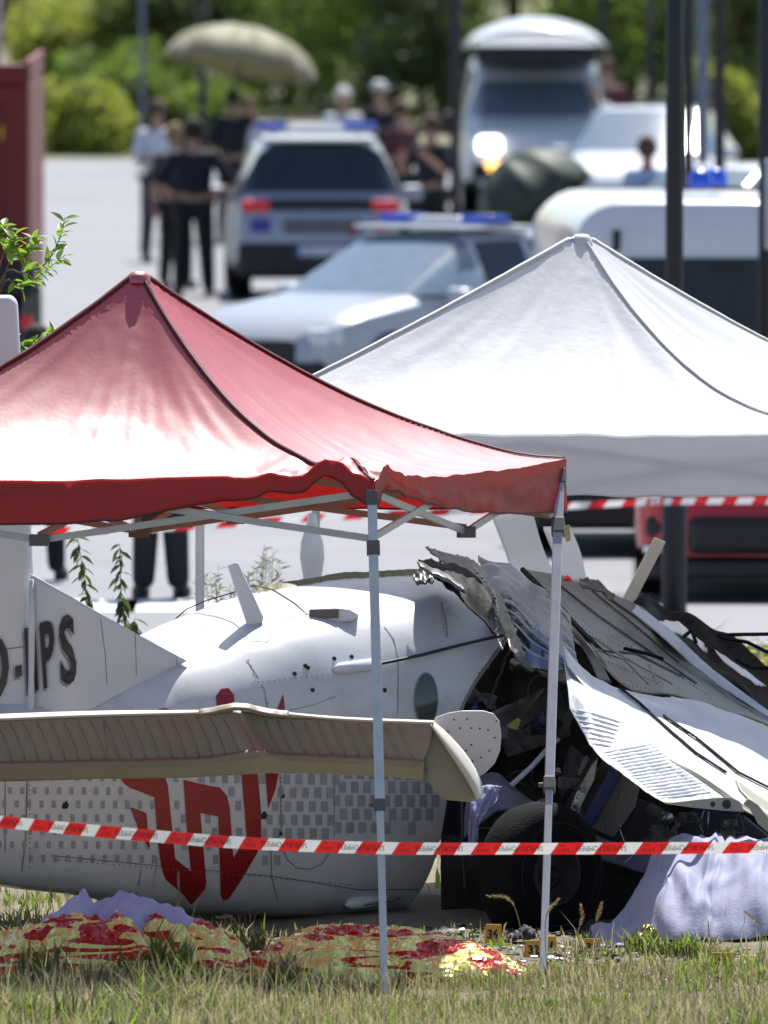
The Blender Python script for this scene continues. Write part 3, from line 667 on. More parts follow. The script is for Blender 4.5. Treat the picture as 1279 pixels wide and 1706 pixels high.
PL = empty('aeroplane', (P(300, 1500, 78.2).x, 78.2, 0), 0, 'wrecked white light aeroplane with a red emblem, crushed front and torn wing', 'aeroplane')
phi = R(40); A_ = Vector((math.cos(phi), math.sin(phi), 0)); NV = Vector((math.sin(phi), -math.cos(phi), 0)); UPV = Vector((0, 0, 1))
ROLL = R(13); T0 = Vector((X(-60, 77.9), 77.95, 0))
TW = [(-1.2, .16), (0, .30), (1.65, .60), (2.35, .66), (3.4, .66)]
TH = [(-1.2, .26), (0, .385), (1.0, .585), (1.65, .715), (2.35, .755), (3.4, .76)]
TZ = [(-1.2, .70), (0, .625), (1.0, .69), (1.65, .745), (2.35, .78), (3.4, .80)]
def sm(tab, u): return (interp(tab, u - .2) + interp(tab, u) * 2 + interp(tab, u + .2)) / 4
def fus(u, th, off=0.0):
    w_, h_, z_ = sm(TW, u) - off, sm(TH, u) - off, sm(TZ, u)
    c, s = math.cos(th), math.sin(th); e = 2.7 if s > 0 else 3.4
    p = w_ * math.copysign(abs(c) ** (2 / e), c); q = h_ * math.copysign(abs(s) ** (2 / e), s)
    # dents
    d = .012 * fbm(u * 2.2, math.cos(th) * 1.3, math.sin(th) * 1.3, 2) + .05 * max(0, u - 2.6) * fbm(u * 3, th * 2)
    p += d * c; q += d * s
    p2 = p * math.cos(ROLL) + q * math.sin(ROLL); q2 = -p * math.sin(ROLL) + q * math.cos(ROLL)
    return T0 + A_ * u + NV * p2 + UPV * (z_ + q2), p, q
U0, U1, NU, NT = -1.2, 3.30, 330, 240
def uu_(t): return lerp(U0, 2.3, t/.4) if t < .4 else lerp(2.3, U1, (t-.4)/.6)
def cut(u, th):
    _, p, q = fus(u, th)
    if p < -.3 and q < .5: return u < 2.9 + .1 * nz(th * 9)
    if u > 2.80 + .10 * nz(th * 5, 3): return False
    if u < 2.36: return True
    qb = .22 + .42 * math.sqrt(max(0, min(1, (u - 2.36) / .42))) + .02 * nz(u * 20)
    if p > -.1 and q < qb: return False
    if q < -.4: return False
    return True
mb = MB(); b0 = 0
for i in range(NU + 1):
    for j in range(NT): mb.v.append(tuple(fus(uu_(i / NU), 2 * math.pi * j / NT)[0]))
for i in range(NU):
    for j in range(NT):
        if cut(uu_((i + .5) / NU), 2 * math.pi * (j + .5) / NT):
            mb.f.append((i*NT + j, i*NT + (j+1) % NT, (i+1)*NT + (j+1) % NT, (i+1)*NT + j)); mb.m.append(0)
FUS = mb.build('fuselage', M_fus, PL, world=True, smooth_=True, solid=0)
FB = bvh_of(FUS)
edge_ = []
for i in range(40):
    u = 2.362 + .43 * (i / 39) ** 1.6; q = .22 + .42 * math.sqrt(max(0, min(1, (u - 2.36) / .42))); th = math.asin(min(1, (q / sm(TH, u)) ** (2.7 / 2)))
    edge_.append(fus(u, th)[0])
MB().tube(edge_, .009, 6).build('torn_door_edge', M_seam, PL, world=True, smooth_=True)
li = MB()
for i in range(NU + 1):
    for j in range(NT): li.v.append(tuple(fus(uu_(i / NU), 2 * math.pi * j / NT, .022)[0]))
li.f = list(mb.f); li.m = [0] * len(li.f); li.build('cabin_lining', M_in2, PL, world=True, smooth_=True)
bk = MB(); ring = [fus(2.05, 2*math.pi*j/48, .03)[0] for j in range(48)]; bk.prism(ring, A_ * .03); bk.build('rear_bulkhead', M_in, PL, world=True)

def fdecal(name, polys, mt, step=14, off=.003, bvh=None, parent=None, joined=True):
    m_ = MB()
    for p in polys:
        out, fs = decal_poly(bvh or FB, p, step, off); add_decal(m_, out, fs)
    return m_.build(name, mt, parent or FUS_P, world=True, fixn=False, smooth_=True)
FUS_P = PL
# emblem: the red strokes as printed on the flank
EMB = [[(196,1288),(273,1289),(279,1310),(284,1360),(291,1430),(318,1452),(305,1290+22),(305,1299),(345,1308),(366,1312),(377,1325),(382,1345),(388,1429),(410,1395),(401,1284),(428,1284),(434,1350),(434,1400),(428,1420),(400,1468),(380,1497),(371,1499),(367,1490),(363,1360),(333,1354),(343,1470),(340,1485),(318,1506),(305,1490),(275,1464),(268,1445),(262,1400),(257,1328),(215,1312),(204,1303)],
       [(216,1344),(243,1354),(249,1416),(232,1385)],
       [(441,1284),(464,1284),(458,1315),(446,1346)],
       [(362,1196),(359,1160),(368,1148),(380,1147),(389,1158),(392,1196)],
       [(457,1192),(471,1157),(475,1192)], [(258,1196),(262,1182),(275,1180),(292,1186),(292,1196)]]
EMB[0] = [(196,1288),(273,1289),(279,1310),(284,1360),(291,1430),(318,1452),(312,1400),(305,1299),(345,1308),(366,1312),(377,1325),(382,1345),(388,1429),(410,1395),(406,1340),(401,1284),(428,1284),(434,1350),(434,1400),(428,1420),(400,1468),(380,1497),(371,1499),(367,1490),(363,1360),(333,1354),(343,1470),(340,1485),(318,1506),(305,1490),(275,1464),(268,1445),(262,1400),(257,1328),(215,1312),(204,1303)]
fdecal('emblem', EMB, M_logo, 12, .004)
def inpoly(x, y, poly):
    c = False; n = len(poly)
    for i in range(n):
        (x0, y0), (x1, y1) = poly[i], poly[(i + 1) % n]
        if (y0 > y) != (y1 > y) and x < (x1 - x0) * (y - y0) / (y1 - y0) + x0: c = not c
    return c
px_polys = []; rnd = random.Random(3)
for r_ in range(7):
    for c_ in range(40):
        x = -15 + c_ * 20.5 + (10 if r_ % 2 else 0) + r_ * .8; y = 1296 + r_ * 22.5 - 10 * (x > 560) + (x - 300) * .006 + (1 if x > 430 else 0)
        sz = interp([(0, 3.0), (250, 3.4), (430, 5), (600, 6.2), (760, 6.6)], x); h_ = interp([(0, 5.4), (430, 8), (760, 10.5)], x)
        if x > 742 or (r_ > 6 - (x - 300) / 200 and x > 470): continue
        if r_ > 5 and x < 40: continue
        if any(inpoly(x + a, y + b, p) for p in EMB for a in (-4, 4) for b in (-6, 6)): continue
        if rnd.random() < .03: continue
        px_polys.append([(x - sz, y - h_), (x + sz, y - h_), (x + sz, y + h_), (x - sz, y + h_)])
fdecal('pixel_print', px_polys, M_pix, 12, .003)['kind'] = 'stuff'
def line_strip(bvh, pts, w_, name, mt, parent, off=.003, seg=16):
    m_ = MB(); v = []
    dense = []
    for (a, b) in zip(pts, pts[1:]):
        k = max(1, int(math.dist(a, b) / seg)); dense += [(lerp(a[0], b[0], j/k), lerp(a[1], b[1], j/k)) for j in range(k)]
    dense.append(pts[-1]); L_ = []
    for i, (x, y) in enumerate(dense):
        a = dense[max(0, i-1)]; b = dense[min(len(dense)-1, i+1)]; dx, dy = b[0]-a[0], b[1]-a[1]; l = math.hypot(dx, dy) or 1
        L_.append((hit(bvh, x - dy/l*w_, y + dx/l*w_, off), hit(bvh, x + dy/l*w_, y - dx/l*w_, off)))
    for p, q in zip(L_, L_[1:]):
        if None in p or None in q: continue
        m_.add([p[0], p[1], q[1], q[0]], [(0, 1, 2, 3)])
    if m_.v: return m_.build(name, mt, parent, world=True, fixn=False)
for pts, w_ in [([(45,1296),(42,1400),(36,1450),(26,1480)], 1.1), ([(85,1425),(240,1440),(460,1460),(600,1482),(765,1480)], .9), ([(234,1448),(228,1490)], .8), ([(339,1288),(342,1340)], .5),
                ([(466,1290),(468,1380),(450,1400),(452,1460),(462,1500),(455,1530)], .9), ([(557,1295),(556,1395)], .5), ([(410,1100),(425,1122),(440,1150),(446,1190)], .8),
                ([(640,1045),(655,1065),(662,1095)], .9), ([(735,1005),(742,1035),(745,1062)], .9), ([(663,1095),(662,1190)], .6), ([(450,1190),(520,1175),(560,1160)], .5), ([(2,1300),(8,1300),(8,1420)], .8),
                ([(470,1415),(478,1432),(495,1446),(515,1448),(535,1440),(548,1420)], .8)]:
    line_strip(FB, pts, w_, 'panel_seam', M_seam, PL)
def dots(bvh, pts, r, name, mt, parent):
    m_ = MB()
    for x, y in pts:
        c = hit(bvh, x, y, .003)
        if c is None: continue
        m_.lathe([(0, .004), (r*.7, .003), (r, 0)], 6, Matrix.Translation(c) @ Matrix.Rotation(math.pi/2, 4, 'X'))
    o = m_.build(name, mt, parent, world=True); o['kind'] = 'stuff'; return o
rv = [(x, 1427 + (x-85)*.085 + 4) for x in range(90, 760, 9)] + [(466+3, y) for y in range(1295, 1400, 8)] + [(49, y) for y in range(1300, 1450, 8)] + [(x, 1112 + (640-x)*.12) for x in range(420, 550, 9)] + [(739+5*math.sin(y*.03), y) for y in range(1005, 1060, 6)] + [(414+i*4, 1100+i*9) for i in range(10)]
dots(FB, rv, .0035, 'rivets', M_seam, PL)
dots(FB, [(107,1341),(438,1357),(470,1326),(466,1388),(585,1095),(512,1113),(508,1110),(490,1123),(556,1098),(520,1150),(640,1150)], .012, 'holes', M_in, PL)
dots(FB, [(107,1341),(438,1358)], .02, 'drain_holes', M_in, PL)
# oval window (a glass standing in a rim)
def oval(cx, cy, rx, ry, n=28): return [(cx + rx*math.cos(2*math.pi*i/n), cy + ry*math.sin(2*math.pi*i/n)) for i in range(n)]
fdecal('window_frame', [oval(709, 1166, 20, 46)], M_seam, 12, .004)
fdecal('window', [oval(709, 1166, 17.5, 43)], mat('dark_window_glass', (.03, .045, .045), .15, spec=.8), 12, .008)

# roof details
def fhit(px, py): return hit(FB, px, py, 0.0)
pa = fhit(424, 1040) or P(424, 1040, 78.8); D_ = pa.y
an = MB(); an.prism([P(378, 942, D_), P(393, 936, D_), P(397, 940, D_), P(438, 1028, D_), P(436, 1038, D_), P(411, 1043, D_)], (0.004, .022, 0)); an.build('blade_antenna', M_fin, PL, world=True, bevel=.006)
pv_ = fhit(550, 1030) or P(550, 1030, 78.9); D2 = pv_.y
v_ = MB(); v_.prism([P(514, 1036, D2-.01), P(514, 1014, D2-.01), P(560, 1012, D2-.01), P(580, 1014, D2-.01), P(599, 1024, D2-.01), P(585, 1036, D2-.01)], (0, .16, .0)); v_.build('roof_vent', M_fin, PL, world=True, bevel=.012)
v_ = MB(); v_.prism([P(516, 1031, D2-.016), P(516, 1016, D2-.016), P(564, 1015, D2-.016), P(564, 1030, D2-.016)], (0, .02, 0)); v_.build('vent_grille', mat('vent_dark_grey', (.12, .11, .10), .6), PL, world=True)  # dark grey plate across the vent front
MB().tube([P(286, 1037, D_+.3), P(310, 1015, D_+.3), P(345, 1000, D_+.2), P(395, 985, D_+.1), P(425, 975, D_), P(455, 983, D_-.0), P(490, 1005, D2), P(514, 1026, D2)], .0035, 6).build('wire_antenna', M_post, PL, world=True)
v_ = MB(); v_.tube([P(516, 1036, D2-.03), P(524, 1040, D2-.04), P(534, 1038, D2-.03)], [.008, .016, .01], 8); v_.build('antenna_anchor', M_fin, PL, world=True)
# sealing tape at the roof edge: follow the highest visible point of the skin
def topy(px):
    for y in range(900, 1150):
        h = hit(FB, px, y, 0)
        if h is not None: return y, h
    return 955, P(px, 955, 79.5)
tp = MB(); prev = None
for px in range(430, 706, 8):
    y, h = topy(px); k = 5 + 2 * nz(px * .05); a = h + Vector((0, -.05, -.008)); c = h + Vector((0, .03, .022 + .006*nz(px*.02)))
    if prev: tp.add([prev[0], a, c, prev[1]], [(0, 1, 2, 3)])
    prev = (a, c)
tp.build('sealing_tape', M_olivt, PL, world=True, solid=.006, fixn=False)
# side rails
def frod(name, pts, r, mt, off=.02):
    q = []
    for x, y in pts:
        h = hit(FB, x, y, off)
        if h is not None: q.append(h)
    if len(q) > 1: MB().tube(q, r, 8).build(name, mt, PL, world=True, smooth_=True)
frod('rail_fairing', [(553, 1117), (562, 1116), (580, 1114), (628, 1108)], [.008, .026, .03, .03], M_fin, .012)
frod('door_rail', [(588, 1116), (628, 1110), (700, 1095), (760, 1080), (800, 1071), (832, 1064)], .0075, M_black, .03)
frod('step_fairing', [(573, 1503), (582, 1501), (600, 1499), (640, 1494)], [.01, .028, .032, .024], M_fin, .015)
frod('step_rod', [(600, 1496), (660, 1486), (720, 1478)], .006, M_alu, .04)
ex = [(760, 1182), (757, 1210), (757, 1300), (760, 1420), (768, 1488)]
MB().tube([P(x, y, 78.35 + (x-757)*.0) for x, y in [(769,1290),(770,1400),(775,1480)]], .008, 6).build('door_frame_edge', M_navy, PL, world=True)

# vertical fin and dorsal fin
DF = 78.0
fo = [(-240, 493), (12, 492), (24, 497), (27, 560), (46, 870), (50, 960), (51, 1214), (-240, 1222)]
FIN = MB().prism([P(x, y, DF) for x, y in fo], (.02, .10, 0)).build('tail_fin', M_fin, PL, world=True, bevel=.035, bseg=4, smooth_=True)
dg_rows = [[(51, 956, DF+.04), (120, 995, DF+.16), (200, 1041, DF+.34), (270, 1079, DF+.5), (313, 1101, DF+.62)],
           [(51, 1080, DF+.02), (120, 1085, DF+.13), (200, 1098, DF+.30), (265, 1108, DF+.44), (300, 1107, DF+.56)],
           [(51, 1228, DF-.03), (120, 1200, DF+.08), (190, 1162, DF+.26), (255, 1128, DF+.42), (300, 1108, DF+.55)]]
dcol = []
for c_ in range(5):
    xb, yb, db = dg_rows[2][c_]; h = hit(FB, xb + 6, yb - 4, 0); dcol.append(min(db, h.y - .012) if h is not None else db)
dcol[0] = DF + .0; dg_rows = [[(x, y, dcol[i] + .03 * (2 - j)) for i, (x, y, d) in enumerate(r)] for j, r in enumerate(dg_rows)]
dg_rows = [[(x, y, dcol[i]) for i, (x, y, d) in enumerate(r)] for r in dg_rows]
DOR = patch('dorsal_fin', dg_rows, 40, 24, M_fin, PL, solid=.008, disp=lambda u, v, p: (0, .008*nz(u*3, v*3), 0))
for x_ in (52,): MB().tube([P(52, 965, DF-.02), P(53, 1040, DF-.02), P(52, 1130, DF-.03), P(51, 1215, DF-.04)], [.012, .018, .014, .02], 8).build('fin_root_strip', M_fin, PL, world=True, smooth_=True)
bm_f = bvh_of(FIN); bm_d = bvh_of(DOR)
def both(px, py, off):
    a = hit(bm_f, px, py, off); b = hit(bm_d, px, py, off)
    if a is None or (b is not None and b.y < a.y): return b
    return a
def letter(ch, quad, mt=M_letter, off=.018, shift=(0, 0), wt=.028, name='registration_letter'):
    vs, fs = text_mesh(ch, 1.0, wt); x0, x1, y0, y1 = bounds(vs); (tl, tr, br, bl) = [Vector(q) for q in quad]
    m_ = MB(); out = []
    # subdivide by bilinear mapping
    for v in vs:
        s = (v[0] - x0) / (x1 - x0); t = (v[1] - y0) / (y1 - y0)
        q = bl.lerp(br, s).lerp(tl.lerp(tr, s), t); out.append(both(q.x + shift[0], q.y + shift[1], off))
    fs = [f for f in fs if all(out[i] is not None for i in f)]
    if not fs: return
    add_decal(m_, out, fs); return m_.build(name, mt, PL, world=True, fixn=False)
LET = [('D', [(-34, 1059), (16, 1056), (14, 1166), (-34, 1172)]), ('-', [(25, 1110), (36, 1107), (37, 1126), (26, 1129)]), ('F', [(39, 1047), (62, 1040), (66, 1150), (44, 1156)]),
       ('P', [(68, 1038), (92, 1030), (92, 1143), (76, 1147)]), ('S', [(99, 1026), (121, 1022), (127, 1136), (103, 1142)])]
LET = LET[:2] + [('I', [(40, 1047), (47, 1045), (50, 1154), (45, 1156)]), ('I', [(55, 1042), (61, 1040), (67, 1149), (61, 1151)])] + LET[3:]
for ch, q in LET:
    letter(ch, q, M_lshadow, .009, (-3, 5), name='letter_shadow'); letter(ch, q)
for pts, w_ in [([(0,1083),(20,1080),(48,1076)], 1.0)]: line_strip(bm_f, pts, w_, 'panel_seam', M_seam, PL)
for pts, w_ in [([(166,1030),(174,1090),(177,1140)], .5), ([(224,1055),(226,1125)], .5), ([(292,1095),(294,1108)], .6)]: line_strip(bm_d, pts, w_, 'panel_seam', M_seam, PL, .0055)

# the tailplane in front of the flank
sr = [[(-120, 1204, 76.62), (145, 1194, 76.52), (335, 1189, 76.44), (395, 1184, 76.36), (440, 1192, 76.42), (560, 1199, 76.36), (722, 1206, 76.28)],
      [(-120, 1240, 76.60), (145, 1234, 76.50), (335, 1226, 76.42), (408, 1222, 76.30), (450, 1226, 76.40), (560, 1232, 76.34), (716, 1240, 76.26)],
      [(-120, 1274, 76.60), (145, 1270, 76.50), (335, 1264, 76.42), (425, 1252, 76.26), (470, 1258, 76.38), (560, 1262, 76.34), (704, 1270, 76.26)]]
lr = [[(-120, 1275, 76.57), (145, 1271, 76.47), (335, 1265, 76.39), (425, 1253, 76.23), (470, 1259, 76.35), (560, 1263, 76.31), (706, 1271, 76.23)],
      [(-120, 1300, 76.66), (145, 1294, 76.56), (335, 1290, 76.48), (425, 1284, 76.42), (470, 1284, 76.46), (560, 1285, 76.42), (706, 1294, 76.34)]]
TP = patch('tailplane_skin', sr, 110, 16, M_cream, PL, solid=.01, disp=lambda u, v, p: (0, .006*fbm(u*14, v*2), .004*fbm(u*9, 3)))
patch('tailplane_edge', lr, 110, 5, M_cream, PL, solid=.03, disp=lambda u, v, p: (0, .004*fbm(u*14, v*2), .003*fbm(u*20, 5)))
ur = [[(-120, 1204, 76.60), (145, 1193, 76.50), (335, 1188, 76.43), (395, 1183, 76.36), (560, 1198, 76.35), (722, 1205, 76.27)],
      [(-120, 1201, 76.78), (145, 1193, 76.68), (335, 1192, 76.60), (395, 1189, 76.56), (560, 1202, 76.52), (722, 1209, 76.44)],
      [(-120, 1290, 76.95), (145, 1286, 76.85), (335, 1280, 76.77), (395, 1275, 76.74), (560, 1278, 76.69), (700, 1288, 76.6)]]
patch('tailplane_upper_skin', ur, 60, 10, M_creamL, PL, solid=.01)
pr = [[(330, 1184, 76.38), (395, 1172, 76.34), (440, 1180, 76.36), (482, 1186, 76.36)], [(334, 1193, 76.33), (397, 1181, 76.30), (440, 1190, 76.32), (480, 1196, 76.33)]]
patch('torn_skin_lip', pr, 24, 3, M_cream, PL, solid=.008, disp=lambda u, v, p: (0, .02*nz(u*6), .004*nz(u*12)))
TB = bvh_of(TP)
for i in range(34):
    x = -6 + i * 22.3; 
    if 395 < x + 8 < 432: continue
    y0 = interp([(0, 1206), (145, 1200), (335, 1195), (440, 1199), (722, 1212)], x); dx = 26
    y1 = interp([(0, 1268), (145, 1266), (335, 1260), (425, 1250), (560, 1258), (722, 1266)], x + dx)
    q = [hit(TB, lerp(x, x+dx, k/4), lerp(y0, y1, k/4), .006) for k in range(5)]
    if None in q or x + dx > 712: continue
    MB().tube(q, [.002, .007, .007, .007, .002], 6).build('stiffening_bead', M_cream, PL, world=True, smooth_=True)
for pts, w_ in [([(172,1198),(176,1230),(180,1264)], .6), ([(0,1270),(200,1268),(335,1263),(425,1250)], .7), ([(398,1190),(412,1225),(425,1250)], .9), ([(440,1256),(560,1262),(690,1270)], .7)]:
    line_strip(TB, pts, w_, 'panel_seam', M_seam, PL, .007)
MB().prism([P(x, y, 76.30) for x, y in [(704, 1207), (722, 1206), (735, 1222), (768, 1262), (793, 1296), (800, 1318), (797, 1332), (784, 1337), (742, 1333), (726, 1322), (712, 1302), (702, 1268)]], (.01, .09, 0)).build('tailplane_tip', M_cream, PL, world=True, bevel=.022, bseg=4, smooth_=True)
tr_ = [[(722, 1204, 76.36), (745, 1224, 76.36), (775, 1258, 76.36), (797, 1295, 76.36), (803, 1322, 76.36)], [(716, 1208, 76.27), (736, 1236, 76.25), (762, 1275, 76.25), (782, 1308, 76.26), (794, 1333, 76.28)]]
patch('tip_fairing', tr_, 24, 6, M_creamL, PL, solid=.012, disp=lambda u, v, p: (0, -.03*math.sin(math.pi*v), 0))
EP = MB().prism([P(x, y, 76.50) for x, y in [(724, 1196), (745, 1188), (770, 1184), (805, 1184), (822, 1189), (832, 1202), (835, 1225), (833, 1250), (824, 1272), (808, 1288), (797, 1294), (775, 1262), (724, 1222)]], (.0, .018, 0)).build('balance_plate', M_fin, PL, world=True, bevel=.005)
eb = bvh_of(EP); dots(eb, [(766,1213),(785,1213),(799,1214),(813,1216),(824,1229),(815,1251),(801,1262),(787,1268),(785,1241),(746,1219),(756,1199),(778,1198),(827,1201),(776,1250)], .0045, 'rivet_holes', M_in, PL)

# ---- torn roof skin and wing, crushed cabin
WG = PL
patch('wing_shade_grey_skin', [[(872, 948, 81.2), (960, 968, 81.4), (1052, 1004, 81.4), (1130, 1070, 81.0), (1210, 1140, 80.7), (1300, 1205, 80.4)],
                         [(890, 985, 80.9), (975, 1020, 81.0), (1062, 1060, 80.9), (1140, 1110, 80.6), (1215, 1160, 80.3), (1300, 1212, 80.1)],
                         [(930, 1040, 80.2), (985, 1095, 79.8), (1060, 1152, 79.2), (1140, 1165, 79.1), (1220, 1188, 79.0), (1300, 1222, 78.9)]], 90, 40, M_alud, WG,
      disp=lambda u, v, p: (0, .0, .014*nz(u*7, v*4, 1) + .005*math.sin(u*17 + v*5) + .012*abs(nz(u*10 - v*6, 2))))  # grey colour paints in the white tent's shadow on the wing
M_strip = mat('blue_white_skin', (.30, .36, .46), .4, dirt=.5, ds=6, dcol=(.1, .1, .1))
WGB = bvh_of(bpy.data.objects['wing_shade_grey_skin'])
patch('wing_blue_white_strip', [[(1060, 1024, 81.15), (1120, 1070, 80.85), (1190, 1134, 80.5), (1300, 1216, 80.1)], [(1052, 1036, 81.0), (1112, 1086, 80.7), (1183, 1148, 80.4), (1300, 1226, 79.95)]], 40, 6, M_strip, WG,
      disp=lambda u, v, p: (0, -.05, .05 + .006*fbm(u*9, v*3)))
M_tar = mat('dull_black', (.006, .006, .007), .7, spec=.2, var=.4, bump=.6, bs=15)  # dull black for crumpled skin, cables and gaps
patch('crushed_leading_edge', [[(1055, 1004, 81.6), (1100, 1003, 81.6), (1170, 1035, 81.3), (1240, 1080, 81.0), (1310, 1130, 80.8)],
                               [(1075, 1030, 81.2), (1120, 1050, 81.2), (1190, 1095, 80.9), (1250, 1140, 80.6), (1310, 1190, 80.4)],
                               [(1095, 1050, 81.0), (1150, 1092, 80.8), (1200, 1130, 80.6), (1250, 1165, 80.4), (1310, 1215, 80.2)]], 50, 16, M_tar, WG,
      disp=lambda u, v, p: (0, .12*math.sin(v*3.1), .05*nz(u*5, v*3)), solid=.01)
patch('white_inner_skin', [[(1098, 1033, 81.1), (1130, 1038, 81.1), (1170, 1068, 80.9)], [(1112, 1048, 80.95), (1140, 1058, 80.9), (1178, 1086, 80.7)]], 12, 6, M_wingw, WG, disp=lambda u, v, p: (0, -.06, .02*fbm(u*5, v*5)))
patch('white_inner_skin', [[(1190, 1080, 80.9), (1240, 1115, 80.7), (1275, 1140, 80.5)], [(1200, 1096, 80.8), (1235, 1122, 80.6), (1262, 1140, 80.45)]], 12, 6, M_wingw, WG, disp=lambda u, v, p: (0, -.12, .01*fbm(u*5, v*5)))
for pts in ([(1195, 1058, 80.6), (1240, 1057, 80.6), (1320, 1056, 80.6)], [(1200, 1062, 80.5), (1245, 1070, 80.5), (1275, 1085, 80.5), (1320, 1092, 80.5)], [(1225, 1098, 80.4), (1250, 1112, 80.4), (1320, 1114, 80.4)], [(1140, 1060, 80.7), (1152, 1050, 80.6), (1160, 1072, 80.6)]):
    MB().tube([P(*p) for p in pts], .010, 6).build('torn_cable', M_tar, WG, world=True, smooth_=True)
for pts, w_, m_ in [([(900, 990), (960, 1045), (1030, 1090), (1120, 1140)], 1.2, M_seam), ([(930, 975), (1000, 1030), (1080, 1085), (1160, 1140)], 1.5, M_tar), ([(985, 985), (1060, 1045), (1130, 1105)], 1.0, M_tar), ([(960, 1070), (1040, 1100), (1080, 1140)], 1.0, M_seam),
                   ([(1010, 995), (1060, 1030), (1100, 1065)], 1.2, M_tar), ([(1000, 1085), (1060, 1090), (1140, 1130)], 1.6, M_tar), ([(880, 965), (935, 1015), (985, 1075), (1010, 1110)], 1.4, M_seam), ([(1080, 1105), (1095, 1140)], 1.2, M_seam)]:
    line_strip(WGB, pts, w_, 'panel_seam', m_, WG, .005, seg=10)
rvp = []
for a_, b_ in [((905, 1000), (1110, 1145)), ((935, 985), (1165, 1150)), ((960, 1082), (1100, 1140)), ((1000, 1000), (1150, 1120)), ((1020, 1060), (1180, 1160)), ((1040, 1140), (1200, 1180))]:
    k = int(math.dist(a_, b_) / 7); rvp += [(lerp(a_[0], b_[0], i/k), lerp(a_[1], b_[1], i/k) + 2*nz(i*.3)) for i in range(k)]
dots(WGB, rvp, .0045, 'rivets', M_alu, WG)
# the corrugated, shiny torn skin
def corr(u, v, p): return (0, 0, .030*(abs(((v*7.5 + .6*nz(u*3, v*2)) % 1) - .5)*4 - 1) * (1 - .5*u) + .02*nz(u*3, v*3))
patch('torn_corrugated_skin', [[(790, 932, 80.35), (835, 942, 80.35), (885, 968, 80.15), (920, 1000, 80.05), (950, 1030, 79.85)],
                               [(806, 985, 79.95), (850, 990, 79.85), (890, 1015, 79.75), (925, 1045, 79.65), (955, 1070, 79.55)],
                               [(846, 1030, 79.55), (872, 1045, 79.45), (900, 1070, 79.35), (930, 1090, 79.25), (962, 1105, 79.25)],
                               [(850, 1078, 79.25), (880, 1100, 79.15), (905, 1110, 79.15), (935, 1115, 79.15), (965, 1122, 79.15)]], 60, 90, M_alu, WG, disp=corr, solid=.004,
      keep=lambda u, v: u > .02 + .05*abs(nz(v*14)))
patch('torn_lip', [[(708, 911, 79.95), (745, 922, 80.05), (790, 935, 80.15), (830, 985, 79.65), (850, 1030, 79.35), (870, 1080, 79.05), (888, 1120, 79.00)],
                   [(712, 916, 79.85), (745, 942, 79.85), (784, 958, 79.85), (803, 985, 79.45), (828, 1030, 79.20), (850, 1080, 78.95), (868, 1110, 78.95)]], 70, 6, M_alud, WG,
      disp=lambda u, v, p: (.012*nz(u*40), 0, .012*nz(u*50, v*3)), solid=.004)
MB().tube([P(lerp(790, 850, t) + 14*math.sin(t*5) + 5*nz(t*30), lerp(948, 1082, t) + 4*nz(t*25, 4), lerp(79.75, 78.88, t)) for t in [i/60 for i in range(61)]], [.004 + .007*abs(nz(i*.6)) for i in range(61)], 6).build('bright_torn_edge', M_alu, WG, world=True)
patch('dark_folded_skin', [[(697, 932, 79.40), (740, 938, 79.50), (790, 955, 79.30), (822, 1000, 79.00)], [(700, 945, 79.20), (735, 958, 79.20), (775, 985, 79.00), (815, 1040, 78.95)], [(708, 958, 79.10), (738, 972, 79.00), (775, 1005, 78.80), (830, 1062, 78.75)]], 30, 18, M_tar, WG,
      disp=lambda u, v, p: (0, -.06*math.sin(v*3.14), .02*fbm(u*6, v*4)), solid=.006)
patch('grey_folded_skin', [[(694, 936, 79.10), (735, 952, 79.10), (770, 975, 78.90)], [(702, 952, 79.05), (735, 965, 79.00), (775, 988, 78.85)]], 16, 6, M_alud, WG, disp=lambda u, v, p: (0, -.05*math.sin(v*3.14), .01*nz(u*5)), solid=.006)
patch('crumpled_scrap', [[(966, 963, 80.15), (995, 968, 80.15), (1025, 990, 80.15)], [(964, 974, 80.05), (990, 982, 80.05), (1020, 1000, 80.05)]], 14, 8, M_alud, WG, disp=lambda u, v, p: (0, -.03, .02*fbm(u*5, v*5)))
patch('crumpled_scrap', [[(688, 955, 78.95), (705, 953, 78.95), (720, 962, 78.95)], [(690, 968, 78.85), (708, 970, 78.85), (722, 968, 78.85)]], 14, 8, M_alud, WG, disp=lambda u, v, p: (0, -.03, .03*fbm(u*5, v*5)))
# white flap / wing skin in the sun
WHT = patch('wing_white_skin', [[(938, 1076, 79.2), (990, 1130, 79.05), (1050, 1152, 79.0), (1140, 1166, 78.95), (1220, 1188, 78.9), (1310, 1222, 78.85)], [(945, 1110, 78.95), (1000, 1170, 78.65), (1075, 1225, 78.4), (1150, 1292, 78.15), (1215, 1336, 77.95), (1310, 1380, 77.8)]], 60, 20, M_wingw, WG,
      disp=lambda u, v, p: (0, 0, .016*fbm(u*4, v*3) * (1-v*.5)))
FLAP = patch('flap_skin', [[(937, 1086, 79.2), (975, 1140, 78.9), (1055, 1180, 78.6), (1110, 1240, 78.3), (1160, 1285, 78.1), (1214, 1328, 77.9)], [(945, 1140, 78.8), (975, 1180, 78.4), (1022, 1222, 78.1), (1078, 1270, 77.85), (1130, 1308, 77.7), (1165, 1334, 77.6)], [(949, 1180, 78.5), (972, 1222, 78.1), (989, 1250, 77.8), (1030, 1285, 77.5), (1070, 1314, 77.35), (1106, 1338, 77.25)]], 90, 30, M_wingw, WG,
      disp=lambda u, v, p: (0, 0, .03*math.exp(-((u-.22)/.1)**2)*math.sin(v*3.1) + .012*fbm(u*5, v*4)))
WB_ = bvh_of(FLAP)
